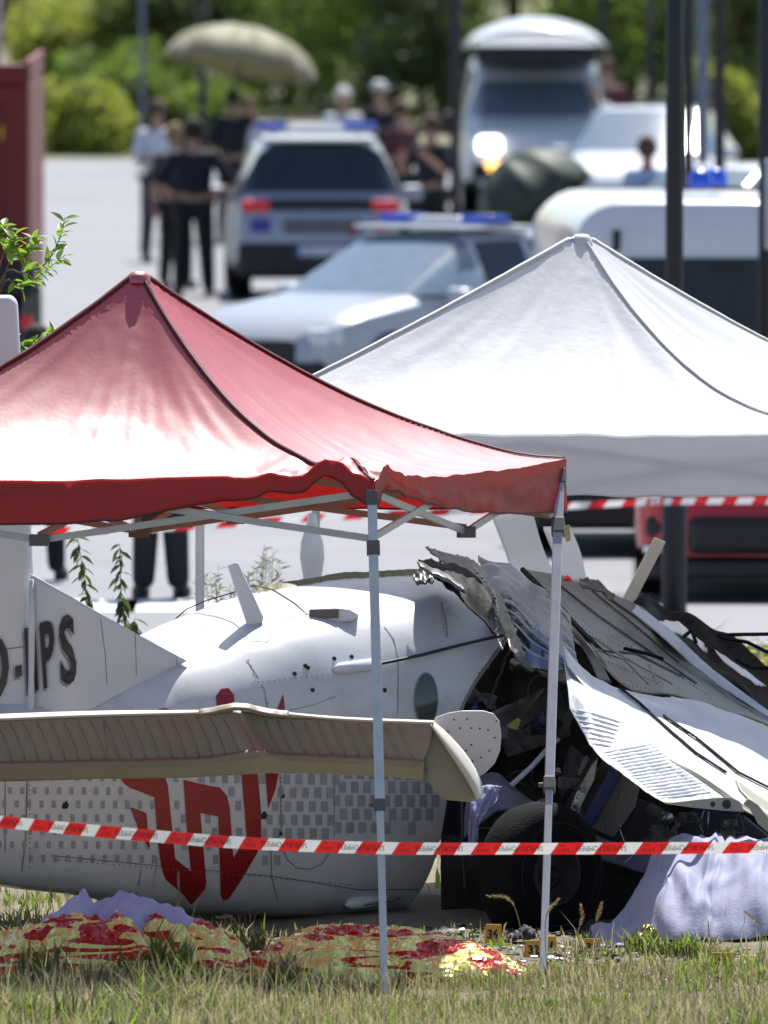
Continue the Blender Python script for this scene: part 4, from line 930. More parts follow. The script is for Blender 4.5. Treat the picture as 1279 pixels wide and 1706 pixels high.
for i in range(17):
    t = i / 16; x0 = lerp(1003, 1098, t); y0 = lerp(1256, 1332, t); x1 = lerp(1085, 1190, t); y1 = y0 - lerp(15, 12, t)
    q = [hit(WB_, lerp(x0, x1, k/5), lerp(y0, y1, k/5), .0045) for k in range(6)]
    if None in q: continue
    MB().tube(q, [.001, .0055, .006, .006, .005, .001], 6).build('flap_bead', M_wingw, WG, world=True, smooth_=True)
for i in range(8):
    t = i / 7; x0 = lerp(955, 990, t); y0 = lerp(1182, 1250, t); x1 = x0 + lerp(82, 25, t); y1 = y0 + lerp(24, 2, t)
    q = [hit(WB_, lerp(x0, x1, k/5), lerp(y0, y1, k/5), .0045) for k in range(6)]
    if None in q: continue
    MB().tube(q, [.001, .006, .008, .008, .006, .001], 6).build('flap_bead', M_wingw, WG, world=True, smooth_=True)
def wstrip(name, pts, w_, mt, off=(0, -.03, .02)):
    q = [P(*p) + Vector(off) for p in pts]; MB().tube(q, w_, 5).build(name, mt, WG, world=True)
WHB = bvh_of(WHT)
def whit(x, y):
    c = [h for h in (hit(WHB, x, y, .01), hit(WB_, x, y, .01)) if h is not None]
    return min(c, key=lambda h: h.y) if c else None
for ln in ([(1030, 1148), (1062, 1172), (1110, 1215), (1160, 1258), (1225, 1300)], [(1105, 1195), (1160, 1232), (1230, 1290), (1300, 1325)]):
    q = [whit(lerp(a_[0], b_[0], k/4), lerp(a_[1], b_[1], k/4)) for a_, b_ in zip(ln, ln[1:]) for k in range(4)]; q = [h for h in q if h is not None]
    if len(q) > 2: MB().tube(q, .0065, 5).build('flap_gap', M_tar, WG, world=True)
wstrip('spar_strip', [(870, 955, 81.0), (925, 1010, 80.7), (965, 1055, 80.3), (1010, 1100, 80.0), (1045, 1140, 79.7)], .014, M_tar)
wstrip('spar_strip', [(955, 1058, 80.2), (985, 1088, 80.0), (1030, 1132, 79.7), (1075, 1170, 79.4)], .008, M_alu)
wstrip('spar_strip', [(1040, 1087, 80.0), (1075, 1095, 79.9), (1105, 1105, 79.9)], .010, M_tar)
patch('dark_spar_gap', [[(968, 1080, 80.0), (1000, 1110, 79.8), (1036, 1146, 79.6)], [(978, 1105, 79.85), (998, 1135, 79.65), (1015, 1150, 79.5)]], 14, 6, M_tar, WG, disp=lambda u, v, p: (0, -.08, .03), solid=.004)
patch('torn_spar_web', [[(948, 1060, 80.1), (975, 1100, 79.9), (998, 1150, 79.5)], [(958, 1060, 80.1), (995, 1108, 79.8), (1018, 1150, 79.5)]], 14, 6, M_alud, WG, disp=lambda u, v, p: (0, -.12, .04), solid=.004)
patch('bent_flap_tab', [[(1116, 1265, 78.0), (1160, 1295, 77.9), (1210, 1330, 77.8), (1240, 1350, 77.75)], [(1122, 1266, 78.0), (1170, 1292, 77.9), (1225, 1330, 77.8), (1300, 1380, 77.7)]], 20, 6, M_cream, WG, disp=lambda u, v, p: (0, -.05, .0), solid=.006)
EPL = MB().prism([P(x, y, 77.6 + (1214-x)*-.0032) for x, y in [(1106, 1339), (1165, 1332), (1214, 1328), (1232, 1335), (1240, 1352), (1226, 1352), (1200, 1350), (1150, 1345)]], (0, .02, 0)).build('flap_end_rib', M_cream, WG, world=True)
EBV = bvh_of(EPL)
for x, r in ((1187, .011), (1210, .019)): fdecal('lightening_hole', [oval(x, 1340, r*370, r*400)], M_in, 8, .002, bvh=EBV)
MB().prism([P(x, y, 77.5) for x, y in [(1238, 1340), (1252, 1350), (1262, 1372), (1285, 1392), (1310, 1400), (1310, 1378), (1280, 1362), (1262, 1340), (1246, 1330)]], (0, .08, 0)).build('hinge_bracket', M_cream, WG, world=True, bevel=.006)
patch('wing_tip_edge', [[(1225, 1300, 78.0), (1260, 1325, 77.9), (1310, 1355, 77.85)], [(1232, 1318, 77.8), (1262, 1350, 77.7), (1310, 1385, 77.6)]], 12, 8, M_cream, WG, disp=lambda u, v, p: (0, -.06*math.sin(v*3.1), 0), solid=.01)
# pale struts standing behind the wreck
patch('wing_strut_blade', [[(818, 858, 81.9), (885, 845, 81.9)], [(845, 930, 81.8), (905, 915, 81.8)], [(852, 965, 81.7), (928, 968, 81.7)]], 10, 10, M_fin, WG, solid=.03)
patch('far_wing_fairing', [[(905, 880, 82.2), (950, 880, 82.2)], [(925, 930, 82.1), (968, 925, 82.1)], [(935, 975, 82), (978, 972, 82)]], 10, 10, M_fin, WG, solid=.03)
MB().prism([P(x, y, 81.6) for x, y in [(1037, 997), (1056, 1005), (1109, 903), (1090, 895)]], (0, .03, 0)).build('bent_strut', M_creamL, WG, world=True, bevel=.004)
MB().lathe([(0, .03), (.018, .02), (.02, 0), (0, 0)], 12, Matrix.Translation(P(945, 968, 80.9))).build('red_beacon', M_tail, WG, world=True, smooth_=True)

# crushed cabin behind the opening
patch('far_wall_light_block', [[(735, 1040, 80.6), (850, 1015, 81.1), (1000, 1075, 80.9), (1150, 1180, 80.4), (1320, 1230, 80.0)],
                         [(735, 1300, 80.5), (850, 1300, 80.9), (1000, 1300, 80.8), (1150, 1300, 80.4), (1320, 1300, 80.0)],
                         [(735, 1550, 80.2), (850, 1560, 80.4), (1000, 1560, 80.4), (1150, 1560, 80.2), (1320, 1560, 79.9)]], 40, 30, M_in, WG, disp=lambda u, v, p: (0, .12*fbm(u*6, v*5), 0), solid=.01)  # dark far hull sheet, added to block light behind the cabin
patch('broken_cabin_roof', [[(850, 1105, 79.8), (900, 1125, 79.8), (960, 1140, 79.6)], [(850, 1100, 80.6), (900, 1105, 80.6), (960, 1110, 80.4)]], 16, 8, M_in2, WG, disp=lambda u, v, p: (0, 0, .04*fbm(u*6, v*4)), solid=.01)
patch('cabin_side_panel', [[(812, 1190, 79.7), (870, 1165, 79.8), (930, 1140, 79.8)], [(835, 1235, 79.5), (880, 1220, 79.6), (945, 1195, 79.6)], [(845, 1260, 79.4), (895, 1245, 79.5), (950, 1225, 79.5)]], 16, 12, M_in2, WG, disp=lambda u, v, p: (0, .05*fbm(u*6, v*4), 0), solid=.01)
patch('cabin_side_panel', [[(950, 1240, 79.4), (985, 1270, 79.3), (1010, 1290, 79.2)], [(930, 1320, 79.3), (950, 1345, 79.2), (975, 1370, 79.1)]], 10, 10, M_in2, WG, disp=lambda u, v, p: (0, .04*fbm(u*6, v*4), 0), solid=.01)
def plank(name, pts, mt, D, d=.03, bev=.004): return MB().prism([P(x, y, D) for x, y in pts], (0, d, 0)).build(name, mt, WG, world=True, bevel=bev)
plank('bent_bright_panel', [(996, 1262), (990, 1300), (965, 1350), (952, 1372), (943, 1368), (960, 1320), (985, 1275)], M_alu, 79.0, .03)
plank('grey_panel', [(1002, 1270), (1018, 1280), (985, 1345), (965, 1378), (952, 1372), (975, 1330)], M_in2, 79.05)
plank('blue_seat_strip', [(1018, 1275), (1036, 1288), (985, 1378), (964, 1378)], M_blueseat, 79.0, .05, .01)
plank('pale_torn_panel', [(1036, 1288), (1066, 1310), (1058, 1345), (1022, 1395), (985, 1380)], mat('dirty_grey_panel', (.16, .16, .155), .6, var=.2, dirt=.6, ds=6, dcol=(.04, .04, .04)), 79.05, .02)
plank('seat_back', [(1100, 1375), (1170, 1345), (1240, 1360), (1290, 1400), (1290, 1440), (1060, 1430)], M_navy, 79.3, .1, .02)
plank('seat_back', [(1060, 1330), (1110, 1350), (1080, 1420), (1020, 1410)], mat('charcoal_cloth', (.03, .03, .034), .8, var=.3), 79.2, .1, .02)
MB().tube([P(1083, 1346, 78.95), P(1098, 1356, 78.9), P(1112, 1364, 78.85)], [.026, .026, .03], 14).build('hydraulic_cylinder', M_in2, WG, world=True, smooth_=True)
MB().tube([P(1107, 1361, 78.87), P(1113, 1365, 78.85)], [.031, .031], 14).build('cylinder_ring', M_alu, WG, world=True, smooth_=True)
for pts, r, m_ in ([[(852, 1308, 78.9), (885, 1278, 79.1), (910, 1250, 79.3), (930, 1230, 79.4)], .012, M_fin], [[(930, 1228, 79.4), (945, 1205, 79.4), (952, 1180, 79.4)], .016, M_in2],
                   [[(905, 1148, 79.5), (880, 1178, 79.4), (860, 1205, 79.3)], .007, M_in2], [[(870, 1215, 79.3), (900, 1190, 79.3), (915, 1150, 79.4)], .006, M_in],
                   [[(995, 1250, 79.1), (940, 1330, 79.2), (900, 1390, 79.2)], .014, M_in], [[(1130, 1370, 79.0), (1110, 1400, 79.0)], .012, M_in2], [[(1180, 1352, 78.9), (1178, 1385, 78.9)], .004, M_alu], [[(1172, 1350, 78.9), (1165, 1375, 78.9), (1172, 1390, 78.9)], .003, M_alu]):
    MB().tube([P(*p) for p in pts], r, 8).build('bent_tube', m_, WG, world=True, smooth_=True)
MB().tube([P(848 - 38*t + 3*nz(t*9), 1082 + 100*t, 79.4 - .2*t) for t in [i/24 for i in range(25)]], [.004 + .010*abs(nz(i*.7, 5)) for i in range(25)], 6).build('hanging_harness', M_in2, WG, world=True, smooth_=True)
for c, r0 in (((900, 1155), 30), ((905, 1180), 32)):
    MB().tube([P(c[0] + r0*.7*math.cos(a), c[1] - r0*math.sin(a), 79.3) for a in [R(60 + 22*k) for k in range(9)]], .003, 6).build('loose_wire', M_in2, WG, world=True, smooth_=True)
plank('yellow_rag', [(842, 1210), (862, 1196), (868, 1200), (862, 1216), (850, 1214)], mat('yellow_green_rag', (.25, .27, .08), .8), 79.0, .02)
rc_ = random.Random(77); cm = [M_in2, mat('cable_grey', (.12, .12, .115), .6), M_alu, M_navy, M_blueseat]
for i in range(46):
    x = rc_.uniform(775, 1230); ylo = interp([(770, 1180), (850, 1100), (960, 1250), (1100, 1345), (1240, 1365)], x) + 8; y = rc_.uniform(ylo, max(ylo + 20, 1400)); D = rc_.uniform(78.7, 79.6); m_ = rc_.choices(cm, (6, 4, 2, 3, 1))[0]
    if rc_.random() < .6:
        q = [P(x, y, D)]
        for k in range(5): q.append(q[-1] + Vector((rc_.gauss(.01, .04), rc_.gauss(0, .03), rc_.gauss(-.02, .05))))
        MB().tube([crgrid([q], t/16, 0) for t in range(17)], rc_.uniform(.002, .006), 5).build('loose_cable', m_, WG, world=True, smooth_=True)
    else:
        a = P(x, y, D); s = rc_.uniform(.03, .09); rt = Matrix.Rotation(rc_.uniform(0, 3), 3, 'X') @ Matrix.Rotation(rc_.uniform(0, 3), 3, 'Y')
        mb = MB(); mb.grid(lambda u, v: a + rt @ Vector(((u-.5)*s*2, (v-.5)*s, .03*nz(u*3, v*3, i))), 8, 5); mb.build('bent_fragment', m_, WG, world=True, solid=.003, fixn=False)
# bulged dark lower skin over the wheel
def lowskin(u, v, p): return (0, 0, .01*fbm(u*5, v*5))
patch('crushed_belly_skin', [[(800, 1290, 78.9), (830, 1292, 79.0), (880, 1330, 79.1), (960, 1378, 79.0), (1050, 1412, 78.9), (1140, 1420, 78.9)],
                             [(778, 1330, 78.7), (830, 1315, 78.75), (880, 1345, 78.8), (950, 1395, 78.8), (1040, 1425, 78.8), (1140, 1440, 78.8)],
                             [(770, 1400, 78.65), (830, 1350, 78.6), (880, 1370, 78.65), (950, 1415, 78.7), (1040, 1445, 78.75), (1140, 1470, 78.8)]], 50, 20, mat('dusky_lilac_skin', (.11, .11, .17), .55, var=.2), WG, disp=lowskin, solid=.01)
patch('belly_shade_sheet', [[(735, 1390, 79.0), (900, 1400, 79.0), (1050, 1430, 79.0), (1200, 1430, 79.0)], [(735, 1480, 79.0), (900, 1500, 79.0), (1050, 1510, 79.0), (1200, 1510, 79.0)], [(735, 1590, 79.1), (900, 1580, 79.2), (1050, 1580, 79.2), (1200, 1580, 79.2)]], 30, 12, M_in, WG, disp=lambda u, v, p: (0, .08*fbm(u*5, v*5), 0))  # dark sheet added to paint shade into the gap beside the wheel
# wheel
wc_ = P(900, 1455, 78.35); wM = Matrix.Translation(wc_) @ Matrix.Rotation(R(44), 4, 'Z') @ Matrix.Rotation(R(-12), 4, 'Y') @ Matrix.Rotation(math.pi/2, 4, 'X')
tw = MB().lathe([(.13, -.10), (.17, -.115), (.27, -.125), (.315, -.09), (.33, -.03), (.33, .03), (.315, .09), (.27, .125), (.17, .115), (.13, .10)], 48, wM).build('main_wheel', M_tyre, WG, world=True, smooth_=True)
MB().lathe([(0, .05), (.035, .07), (.04, .09), (.06, .06), (.12, .075), (.135, .112), (.15, .112), (.15, .09)], 40, wM).build('rim', mat('dark_rim', (.010, .010, .011), .6, metal=.2), tw, world=True, smooth_=True)
for r0 in (.235,): MB().lathe([(r0, .117), (r0+.004, .125), (r0+.008, .12)], 48, wM).build('sidewall_ring', M_black, tw, world=True, smooth_=True)
# lilac cloth inside the door
tag(patch('lilac_cloth', [[(786, 1318, 78.5), (810, 1308, 78.5), (835, 1310, 78.5)], [(782, 1350, 78.4), (800, 1350, 78.42), (826, 1335, 78.45)], [(780, 1390, 78.4), (790, 1392, 78.4), (800, 1360, 78.4)], [(782, 1425, 78.4), (788, 1425, 78.4), (796, 1395, 78.4)]],
      24, 40, mat('lilac_cloth_fabric', (.30, .31, .50), .8), None, disp=lambda u, v, p: (.01*nz(u*9, v*4), .03*fbm(u*8, v*4), 0), solid=.003), 'crumpled lilac cloth hanging from the door opening beside the wheel', 'cloth')
# ---------------------------------------------------------------- pop-up tents
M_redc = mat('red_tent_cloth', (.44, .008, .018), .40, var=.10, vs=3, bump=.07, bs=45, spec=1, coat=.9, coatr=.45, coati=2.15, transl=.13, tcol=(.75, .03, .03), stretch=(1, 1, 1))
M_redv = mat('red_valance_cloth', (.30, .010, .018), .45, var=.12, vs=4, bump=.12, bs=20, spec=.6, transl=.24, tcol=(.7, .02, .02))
M_whc = mat('white_tent_cloth', (.76, .78, .83), .6, var=.03, vs=3, bump=.10, bs=26, transl=.36, tcol=(.7, .7, .75), dirt=.30, ds=1.6, dcol=(.42, .39, .30))
M_redseam = mat('dark_red_seam', (.09, .006, .012), .6)
M_whseam = mat('grey_seam', (.58, .57, .58), .6)
M_leg = mat('galvanised_leg', (.50, .52, .55), .38, metal=.55, var=.08, vs=12, dirt=.3, ds=8, dcol=(.3, .29, .27))
M_bar = mat('grey_truss', (.42, .44, .47), .4, metal=.4, var=.08)
M_barb = mat('brownish_truss', (.30, .24, .22), .5, metal=.2, var=.1)
M_brk = mat('dark_grey_bracket', (.10, .10, .11), .5, var=.1)
M_brkb = mat('brown_bracket', (.14, .11, .08), .5, var=.1)
def tent(name, label, N_, R_, B_, L_, ze, zp, cloth, seam, legs, dz=(0, 0, 0, 0), val=None, inside=0, wr=1.0, kx=(1.2, 1.2, 1.2, 1.2), crum=None):
    """corners (x, y): N near, R right, B back, L left"""
    C = (Vector((*N_, 0)) + Vector((*B_, 0))) / 2
    t = empty(name, (C.x, C.y, 0), 0, label, 'tent')
    cs = [Vector((*N_, ze + dz[0])), Vector((*R_, ze + dz[1])), Vector((*B_, ze + dz[2])), Vector((*L_, ze + dz[3]))]
    def plan(u, v): return (cs[0]*(1-u) + cs[1]*u)*(1-v) + (cs[3]*(1-u) + cs[2]*u)*v       # u: N->R, v: N->L
    def top(u, v):
        p = plan(u, v); a, b = abs(2*u-1), abs(2*v-1); r = max(a, b); m = min(a, b) / max(r, 1e-6)
        U_ = .5 + .5*(2*u-1)/max(r, 1e-6); V_ = .5 + .5*(2*v-1)/max(r, 1e-6)
        kexp = (kx[0]*(1-U_) + kx[1]*U_)*(1-V_) + (kx[3]*(1-U_) + kx[2]*U_)*V_
        h = (1 - r) ** kexp; h = min(h, .968 - r*.4 if r < .03 else 1)
        H_ = zp - ze; z = p.z * 0 + lerp(ze + (p.z - ze), zp, h)
        sag = (1 - m**2.2) * r * (1-r) * .16 + (1 - m**3) * max(0, r - .8) * .10
        ang = math.atan2(2*v-1, 2*u-1)
        wn = (.004 if cloth is M_redc else .010) * fbm(ang*5.5, r*1.5, 2) * r * (1.15 - r) * 3 + .003 * fbm(u*11, v*11, 5) + .010 * nz(ang*22, r*2) * max(0, .75 - r)
        wn += .012 * math.exp(-((r-.9)/.07)**2) * nz(u*5, v*5, 9) + .008*(1-m)*nz((a-b)*9, r*3, 4)
        c_ = C + (p - C) * 1.0
        q = Vector((p.x, p.y, z - sag + wn*wr))
        if crum: q = crum(u, v, q)
        return q
    n = 150
    MB().grid(top, n, n).build('canopy', cloth, t, world=True, smooth_=True, fixn=False)
    for k, (uu, vv) in enumerate([(0, 0), (1, 0), (1, 1), (0, 1)]):
        sg_ = 1 if uu == vv else -1; e_ = .0032 if cloth is M_redc else .0022
        def seam_pt(a_, s_, uu=uu, vv=vv, sg_=sg_, e_=e_):
            s_ = lerp(.015, 1, s_); k_ = (a_ - .5)*2*e_; p = top(min(1, max(0, lerp(.5, uu, s_) + k_)), min(1, max(0, lerp(.5, vv, s_) - sg_*k_)))
            return p + Vector((0, 0, .007 if a_ in (0, 1) else .011))
        MB().grid(seam_pt, 2, 150).build('ridge_seam', seam, t, world=True, smooth_=True, solid=.003, fixn=False)
    MB().lathe([(0, .02), (.03, .018), (.05, 0), (.055, -.03)], 14, Matrix.Translation(top(.5, .5))).build('peak_cap', seam if cloth is M_whc else M_redc, t, world=True, smooth_=True)
    edges = [(0, lambda s: (s, 0)), (1, lambda s: (1, s)), (2, lambda s: (1-s, 1)), (3, lambda s: (0, 1-s))]   # N-R, R-B, B-L, L-N
    for e, f in edges:
        def fn(u, v, e=e, f=f):
            uu, vv = f(u); p = top(uu, vv); n_ = (plan(uu, vv) - C); n_.z = 0; n_ = n_.normalized()
            hh = val(e, u) if val else .26
            wv = .012*fbm(u*6, v*1.5 + e*5) * v + .008*nz(u*20, v*3, e) * v
            return p + Vector((0, 0, -hh*v)) + n_ * (wv + .006)
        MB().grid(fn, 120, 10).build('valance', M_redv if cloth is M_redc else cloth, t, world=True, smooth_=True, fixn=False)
        def fh(u, e=e, f=f):
            return fn(u, 1, e, f)
        MB().tube([fn(k/120, 1.0) for k in range(121)], .0045, 5).build('valance_hem', seam if e in (0, 3) else seam, t, world=True)
    # legs with foot, lower sleeve, slider
    for (c, foot) in zip(cs, legs):
        if foot is None: continue
        a = Vector((c.x, c.y, ze - .05)); a += (C - a) * Vector((1, 1, 0)) * .012; b = Vector(foot); mid = a.lerp(b, .62)
        lg = MB().bar(a, mid, .042).build('leg', M_leg, t, world=True, bevel=.004)
        MB().bar(mid - (b-a)*.02, b, .032).build('lower_leg', M_leg, lg, world=True, bevel=.003)
        MB().bar(mid + (a-b)*.012, mid - (a-b)*.012, .052).build('height_clamp', M_brk, lg, world=True, bevel=.004)
        x_ = (b - a).normalized(); MB().bar(mid + Vector((-.05, 0, 0)), mid + Vector((.0, 0, .0)), .02).build('clamp_lever', M_brk, lg, world=True, bevel=.004)
        MB().box(b + Vector((0, 0, .005)), (.09, .09, .012)).build('foot_plate', M_brk, lg, world=True)
        MB().bar(a.lerp(b, .10), a.lerp(b, .128), .058).build('slider', M_brk, lg, world=True, bevel=.004)
        MB().bar(a.lerp(b, .002), a.lerp(b, .03), .054).build('top_bracket', M_brk, lg, world=True, bevel=.004)
    ins = .985
    def fr(c, z): q = C + (Vector((c.x, c.y, 0)) - C) * ins; return Vector((q.x, q.y, z))
    zl, zh, zm = ze - .26, ze - .06, ze - .28
    for k in range(4):
        a, b = cs[k], cs[(k+1) % 4]; m_ = (a + b) / 2; bm_ = M_bar if k in (0, 3) else M_barb
        for s, (p, q) in enumerate(((a, m_), (m_, b))):
            z1 = (zl, zh) if s == 0 else (zh, zl); z2 = (zh, zm) if s == 0 else (zm, zh)
            MB().bar(fr(p, z1[0]), fr(q, z1[1]), .014, .030).build('truss_bar', bm_, t, world=True)
            MB().bar(fr(p, z2[0]) + Vector((0, .016, 0)), fr(q, z2[1]) + Vector((0, .016, 0)), .014, .030).build('truss_bar', bm_, t, world=True)
        MB().box(fr(m_, zm), (.085, .05, .05)).build('truss_joint', M_brkb if k in (1, 2) else M_brk, t, world=True, bevel=.004)
        # arms to the centre hub
        h1 = Vector((C.x, C.y, zm - .01)); h2 = Vector((C.x, C.y, zh - .02)); mm = fr(m_, 0).lerp(Vector((C.x, C.y, 0)), .5)
        MB().bar(fr(m_, zl), h2 + (mm - Vector((C.x, C.y, 0))) * 0, .014, .028).build('truss_bar', M_barb, t, world=True)
        MB().bar(fr(m_, zh), h1, .014, .028).build('truss_bar', M_barb, t, world=True)
    MB().box((C.x, C.y, zm - .01), (.09, .09, .05)).build('centre_hub', M_brkb, t, world=True, bevel=.004)
    MB().bar((C.x, C.y, zm), (C.x, C.y, zp - .06), .022).build('centre_post', M_barb, t, world=True)
    return t
# white tent
wN = (X(325, 79.8), 79.8); wB0 = Vector((.54, 2.95)); wR0 = Vector((3.1, -.50))
wR = (wN[0] + wR0.x, wN[1] + wR0.y); wL = (wN[0] + wB0.x, wN[1] + wB0.y); wBk = (wN[0] + wR0.x + wB0.x, wN[1] + wR0.y + wB0.y)
tent('gazebo', 'white pop-up tent behind the wreck, its peak in the middle right', wN, wR, wBk, wL, 2.245, 3.13, M_whc, M_whseam,
     [(wN[0]+.02, wN[1], 0), (wR[0], wR[1], 0), (wBk[0], wBk[1], 0), (wL[0], wL[1], 0)], val=lambda e, u: .285, kx=(1.15, 2.5, 1.35, 1.2))
# red tent
rN = (X(624, 74.0), 74.0); rR = (X(941, 76.3), 76.3); rL = (rN[0] - 2.94, rN[1] + .62); rB = (rR[0] - 2.94, rR[1] + .62)
def rval(e, u):
    if e == 3: return interp([(0, .22), (.35, .20), (.62, .18), (.74, .12), (.86, .075), (.93, .07), (1, .13)], u)      # L -> N
    if e == 0: return interp([(0, .13), (.12, .08), (.25, .11), (.5, .17), (1, .235)], u)
    return .215
def rcrum(u, v, q):
    d = math.hypot(u, v * 1.0)
    k = math.exp(-(d/.15)**2)
    if k > .01:
        q = q + Vector((0, 0, k*(.02 + .08*fbm(u*14, v*14, 3) + .05*abs(math.sin(v*30 + u*12)))))
    if u < .03 and .06 < v < .45: q = q + Vector((0, -.02, .02*math.sin((v-.06)*8)))
    return q
RT = tent('gazebo', 'red pop-up tent in the foreground with its cloth crumpled at the near corner', rN, rR, rB, rL, 2.235, 3.105, M_redc, M_redseam,
     [tuple(G(641, 1664)), tuple(G(904, 1636)), None, None], val=rval, crum=rcrum, wr=1.0, kx=(2.15, 1.6, 1.4, 1.75))
tb = empty('plastic_bag', P(520, 900, 82.7), 0, 'white plastic bag tied round a tent pole behind the fuselage roof', 'bag')
MB().lathe([(.02, .22), (.03, .16), (.055, .08), (.06, 0), (.04, -.12), (.05, -.2), (.0, -.24)], 12, Matrix.Translation(P(520, 930, 82.7))).build('bag', mat('white_plastic_film', (.75, .77, .85), .4, transl=.3, bump=.5, bs=20), tb, world=True, smooth_=True)
lb_ = empty('warning_tag', P(946, 890, 76.2), 0, 'small torn yellowish tag hanging at the right corner of the red tent', 'tag')
MB().prism([P(x, y, 76.2) for x, y in [(939, 876), (949, 874), (951, 900), (944, 904), (940, 894)]], (0, .004, 0)).build('tag_paper', mat('yellowed_paper', (.6, .5, .28), .7), lb_, world=True)

# ---------------------------------------------------------------- barrier tapes
M_tr = mat('tape_red', (.66, .06, .07), .45, var=.05, transl=.5, tcol=(.95, .12, .12), coat=.2)
M_tw = mat('tape_white', (.85, .85, .85), .45, var=.03, transl=.5, tcol=(.95, .95, .95), coat=.2)
def tape(label, ctrl, wd, s0, pattern, slant=.02, text=True, droop=0):
    pts = []; C_ = [P(*c) for c in ctrl]
    for i in range(400):
        pts.append(crgrid([C_], i / 399, 0))
    cum = [0]
    for a, b in zip(pts, pts[1:]): cum.append(cum[-1] + (b - a).length)
    def at(s):
        if s <= 0: return pts[0] + (pts[1]-pts[0]).normalized() * s
        for i in range(len(cum) - 1):
            if s <= cum[i+1]: return pts[i].lerp(pts[i+1], (s - cum[i]) / (cum[i+1] - cum[i]))
        return pts[-1]
    import bisect
    def at(s):
        s = max(0, min(cum[-1], s)); i = min(len(cum) - 2, max(0, bisect.bisect_right(cum, s) - 1)); return pts[i].lerp(pts[i+1], (s - cum[i]) / (cum[i+1] - cum[i]))
    def pt(s, q, off=0):
        c = at(s); tw = .55 * nz(s * 1.1, 3) + .12
        return c + Vector((0, -math.sin(tw) * q, math.cos(tw) * q)) + Vector((0, -off, 0))
    root = empty('barrier_tape', pts[200], 0, label, 'barrier tape')
    red, wh = MB(), MB(); per = sum(p[1] for p in pattern); s = s0; txt = []
    while s < cum[-1]:
        for col, L_ in pattern:
            mb_ = MB(); k = max(2, int(L_ / .03))
            for j in range(k):
                a, b = s + L_*j/k, s + L_*(j+1)/k
                if a < 0 or b > cum[-1]: continue
                mb_.add([pt(a - slant, -wd/2), pt(b - slant, -wd/2), pt(b + slant, wd/2), pt(a + slant, wd/2)], [(0, 1, 2, 3)])
            s += L_
            if mb_.v: mb_.build('red_band' if col == 'r' else 'white_band', M_tr if col == 'r' else M_tw, root, world=True, fixn=False, solid=.0006)
        txt.append(s - per)
    if text:
        W1, v1 = None, None
        def put(sx, q0, string, h, wlen):
            vs, fs = text_mesh(string, 1.0, -.004); x0, x1, y0, y1 = bounds(vs); out = []
            for v in vs:
                a = (v[0] - x0) / (x1 - x0); b = (v[1] - y0) / (y1 - y0)
                out.append(pt(sx + wlen * (1 - a), q0 + h * (1 - b) - h / 2, .0035))
            m_.add(out, fs)
        for s in txt:
            m_ = MB()
            if s < -.1 or s > cum[-1] - .45: continue
            put(s + .014, -.008, 'S.D.I.S.', .014, .058); put(s + .030, .014, '54', .010, .020)
            put(s + .100, .001, 'SAPEURS-POMPIERS', .0235, .235)
            m_.build('tape_lettering', M_text, root, world=True, fixn=False)['kind'] = 'stuff'
    return root
tape('red and white barrier tape printed in black stretched across the wreck in the foreground', [(-70, 1362, 70.6), (0, 1369, 70.8), (200, 1388, 71.3), (400, 1404, 71.7), (635, 1413, 72.1), (905, 1414, 72.5), (1100, 1413, 72.7), (1400, 1411, 72.9)],
     .052, .06, [('r', .121), ('w', .085), ('r', .104), ('w', .08)])
tape('out of focus red and white tape far behind the tents', [(-60, 880, 104.5), (150, 884, 104.5), (330, 876, 104.5), (540, 862, 104.5), (760, 852, 104.5), (1050, 838, 105), (1130, 835, 106), (1400, 834, 107)], .045, 0, [('r', .12), ('w', .14)], text=False)

# ---------------------------------------------------------------- sheets and foil blankets on the grass
def mound(name, label, cat, prof, D0_, half, mt, seed, amp, nx=150, ny=60, side=.6, ridge=1.0, parent=None, edge=.04, rough=False, smooth_=True, off=(0, 0, 0), dcurve=0, group=None, lowcut=None):
    x0 = prof[0][0]; x1 = prof[-1][0]
    def fn(u, v):
        px = lerp(x0, x1, u); t = math.sin(math.pi/2*(2*v - 1))                     # t=-1 near edge, +1 far edge
        hw = half * (.75 + .25*math.sin(math.pi*u) + .12*nz(u*5, seed)); y = D0_ + t*hw + dcurve*math.sin(math.pi*u)
        ztop = P(px, interp(prof, px), D0_).z; x = P(px, 1500, D0_).x
        cr = max(0, 1 - abs(t)**2.2)**side
        g = gz(x, y) + .004; h = max(.0, ztop - gz(x, D0_))
        f = 1 - 2.4*abs(nz(u*6*ridge + t*1.2, t*.7, seed)); f2 = fbm(u*16*ridge, t*5, seed + 3, 3) if rough else .5*nz(u*13*ridge - t*1.2, t*.6, seed + 3)
        if not rough: f += .9*(.35 - abs(nz(u*12*ridge - t*1.2, t*.6, seed + 11)))
        z = g + h*cr*(1 + .10*f) + amp*(f*.7 + f2*.6)*(.25 + .75*cr)*(1 - (0 if rough else .5)*cr**3) + .006
        return (x + .02*nz(u*20, t*4, seed+9) + off[0], y + .03*nz(u*15, t*6, seed+5) + off[1], max(z, g) + off[2])
    o = MB().grid(fn, nx, ny, keep=lambda u, v: min(u, 1-u, v, 1-v) > edge*(.4 + abs(nz(u*12, v*12, seed)))).build(name, mt, parent, smooth_=smooth_, solid=.002, fixn=False)
    return tag(o, label, cat, group)
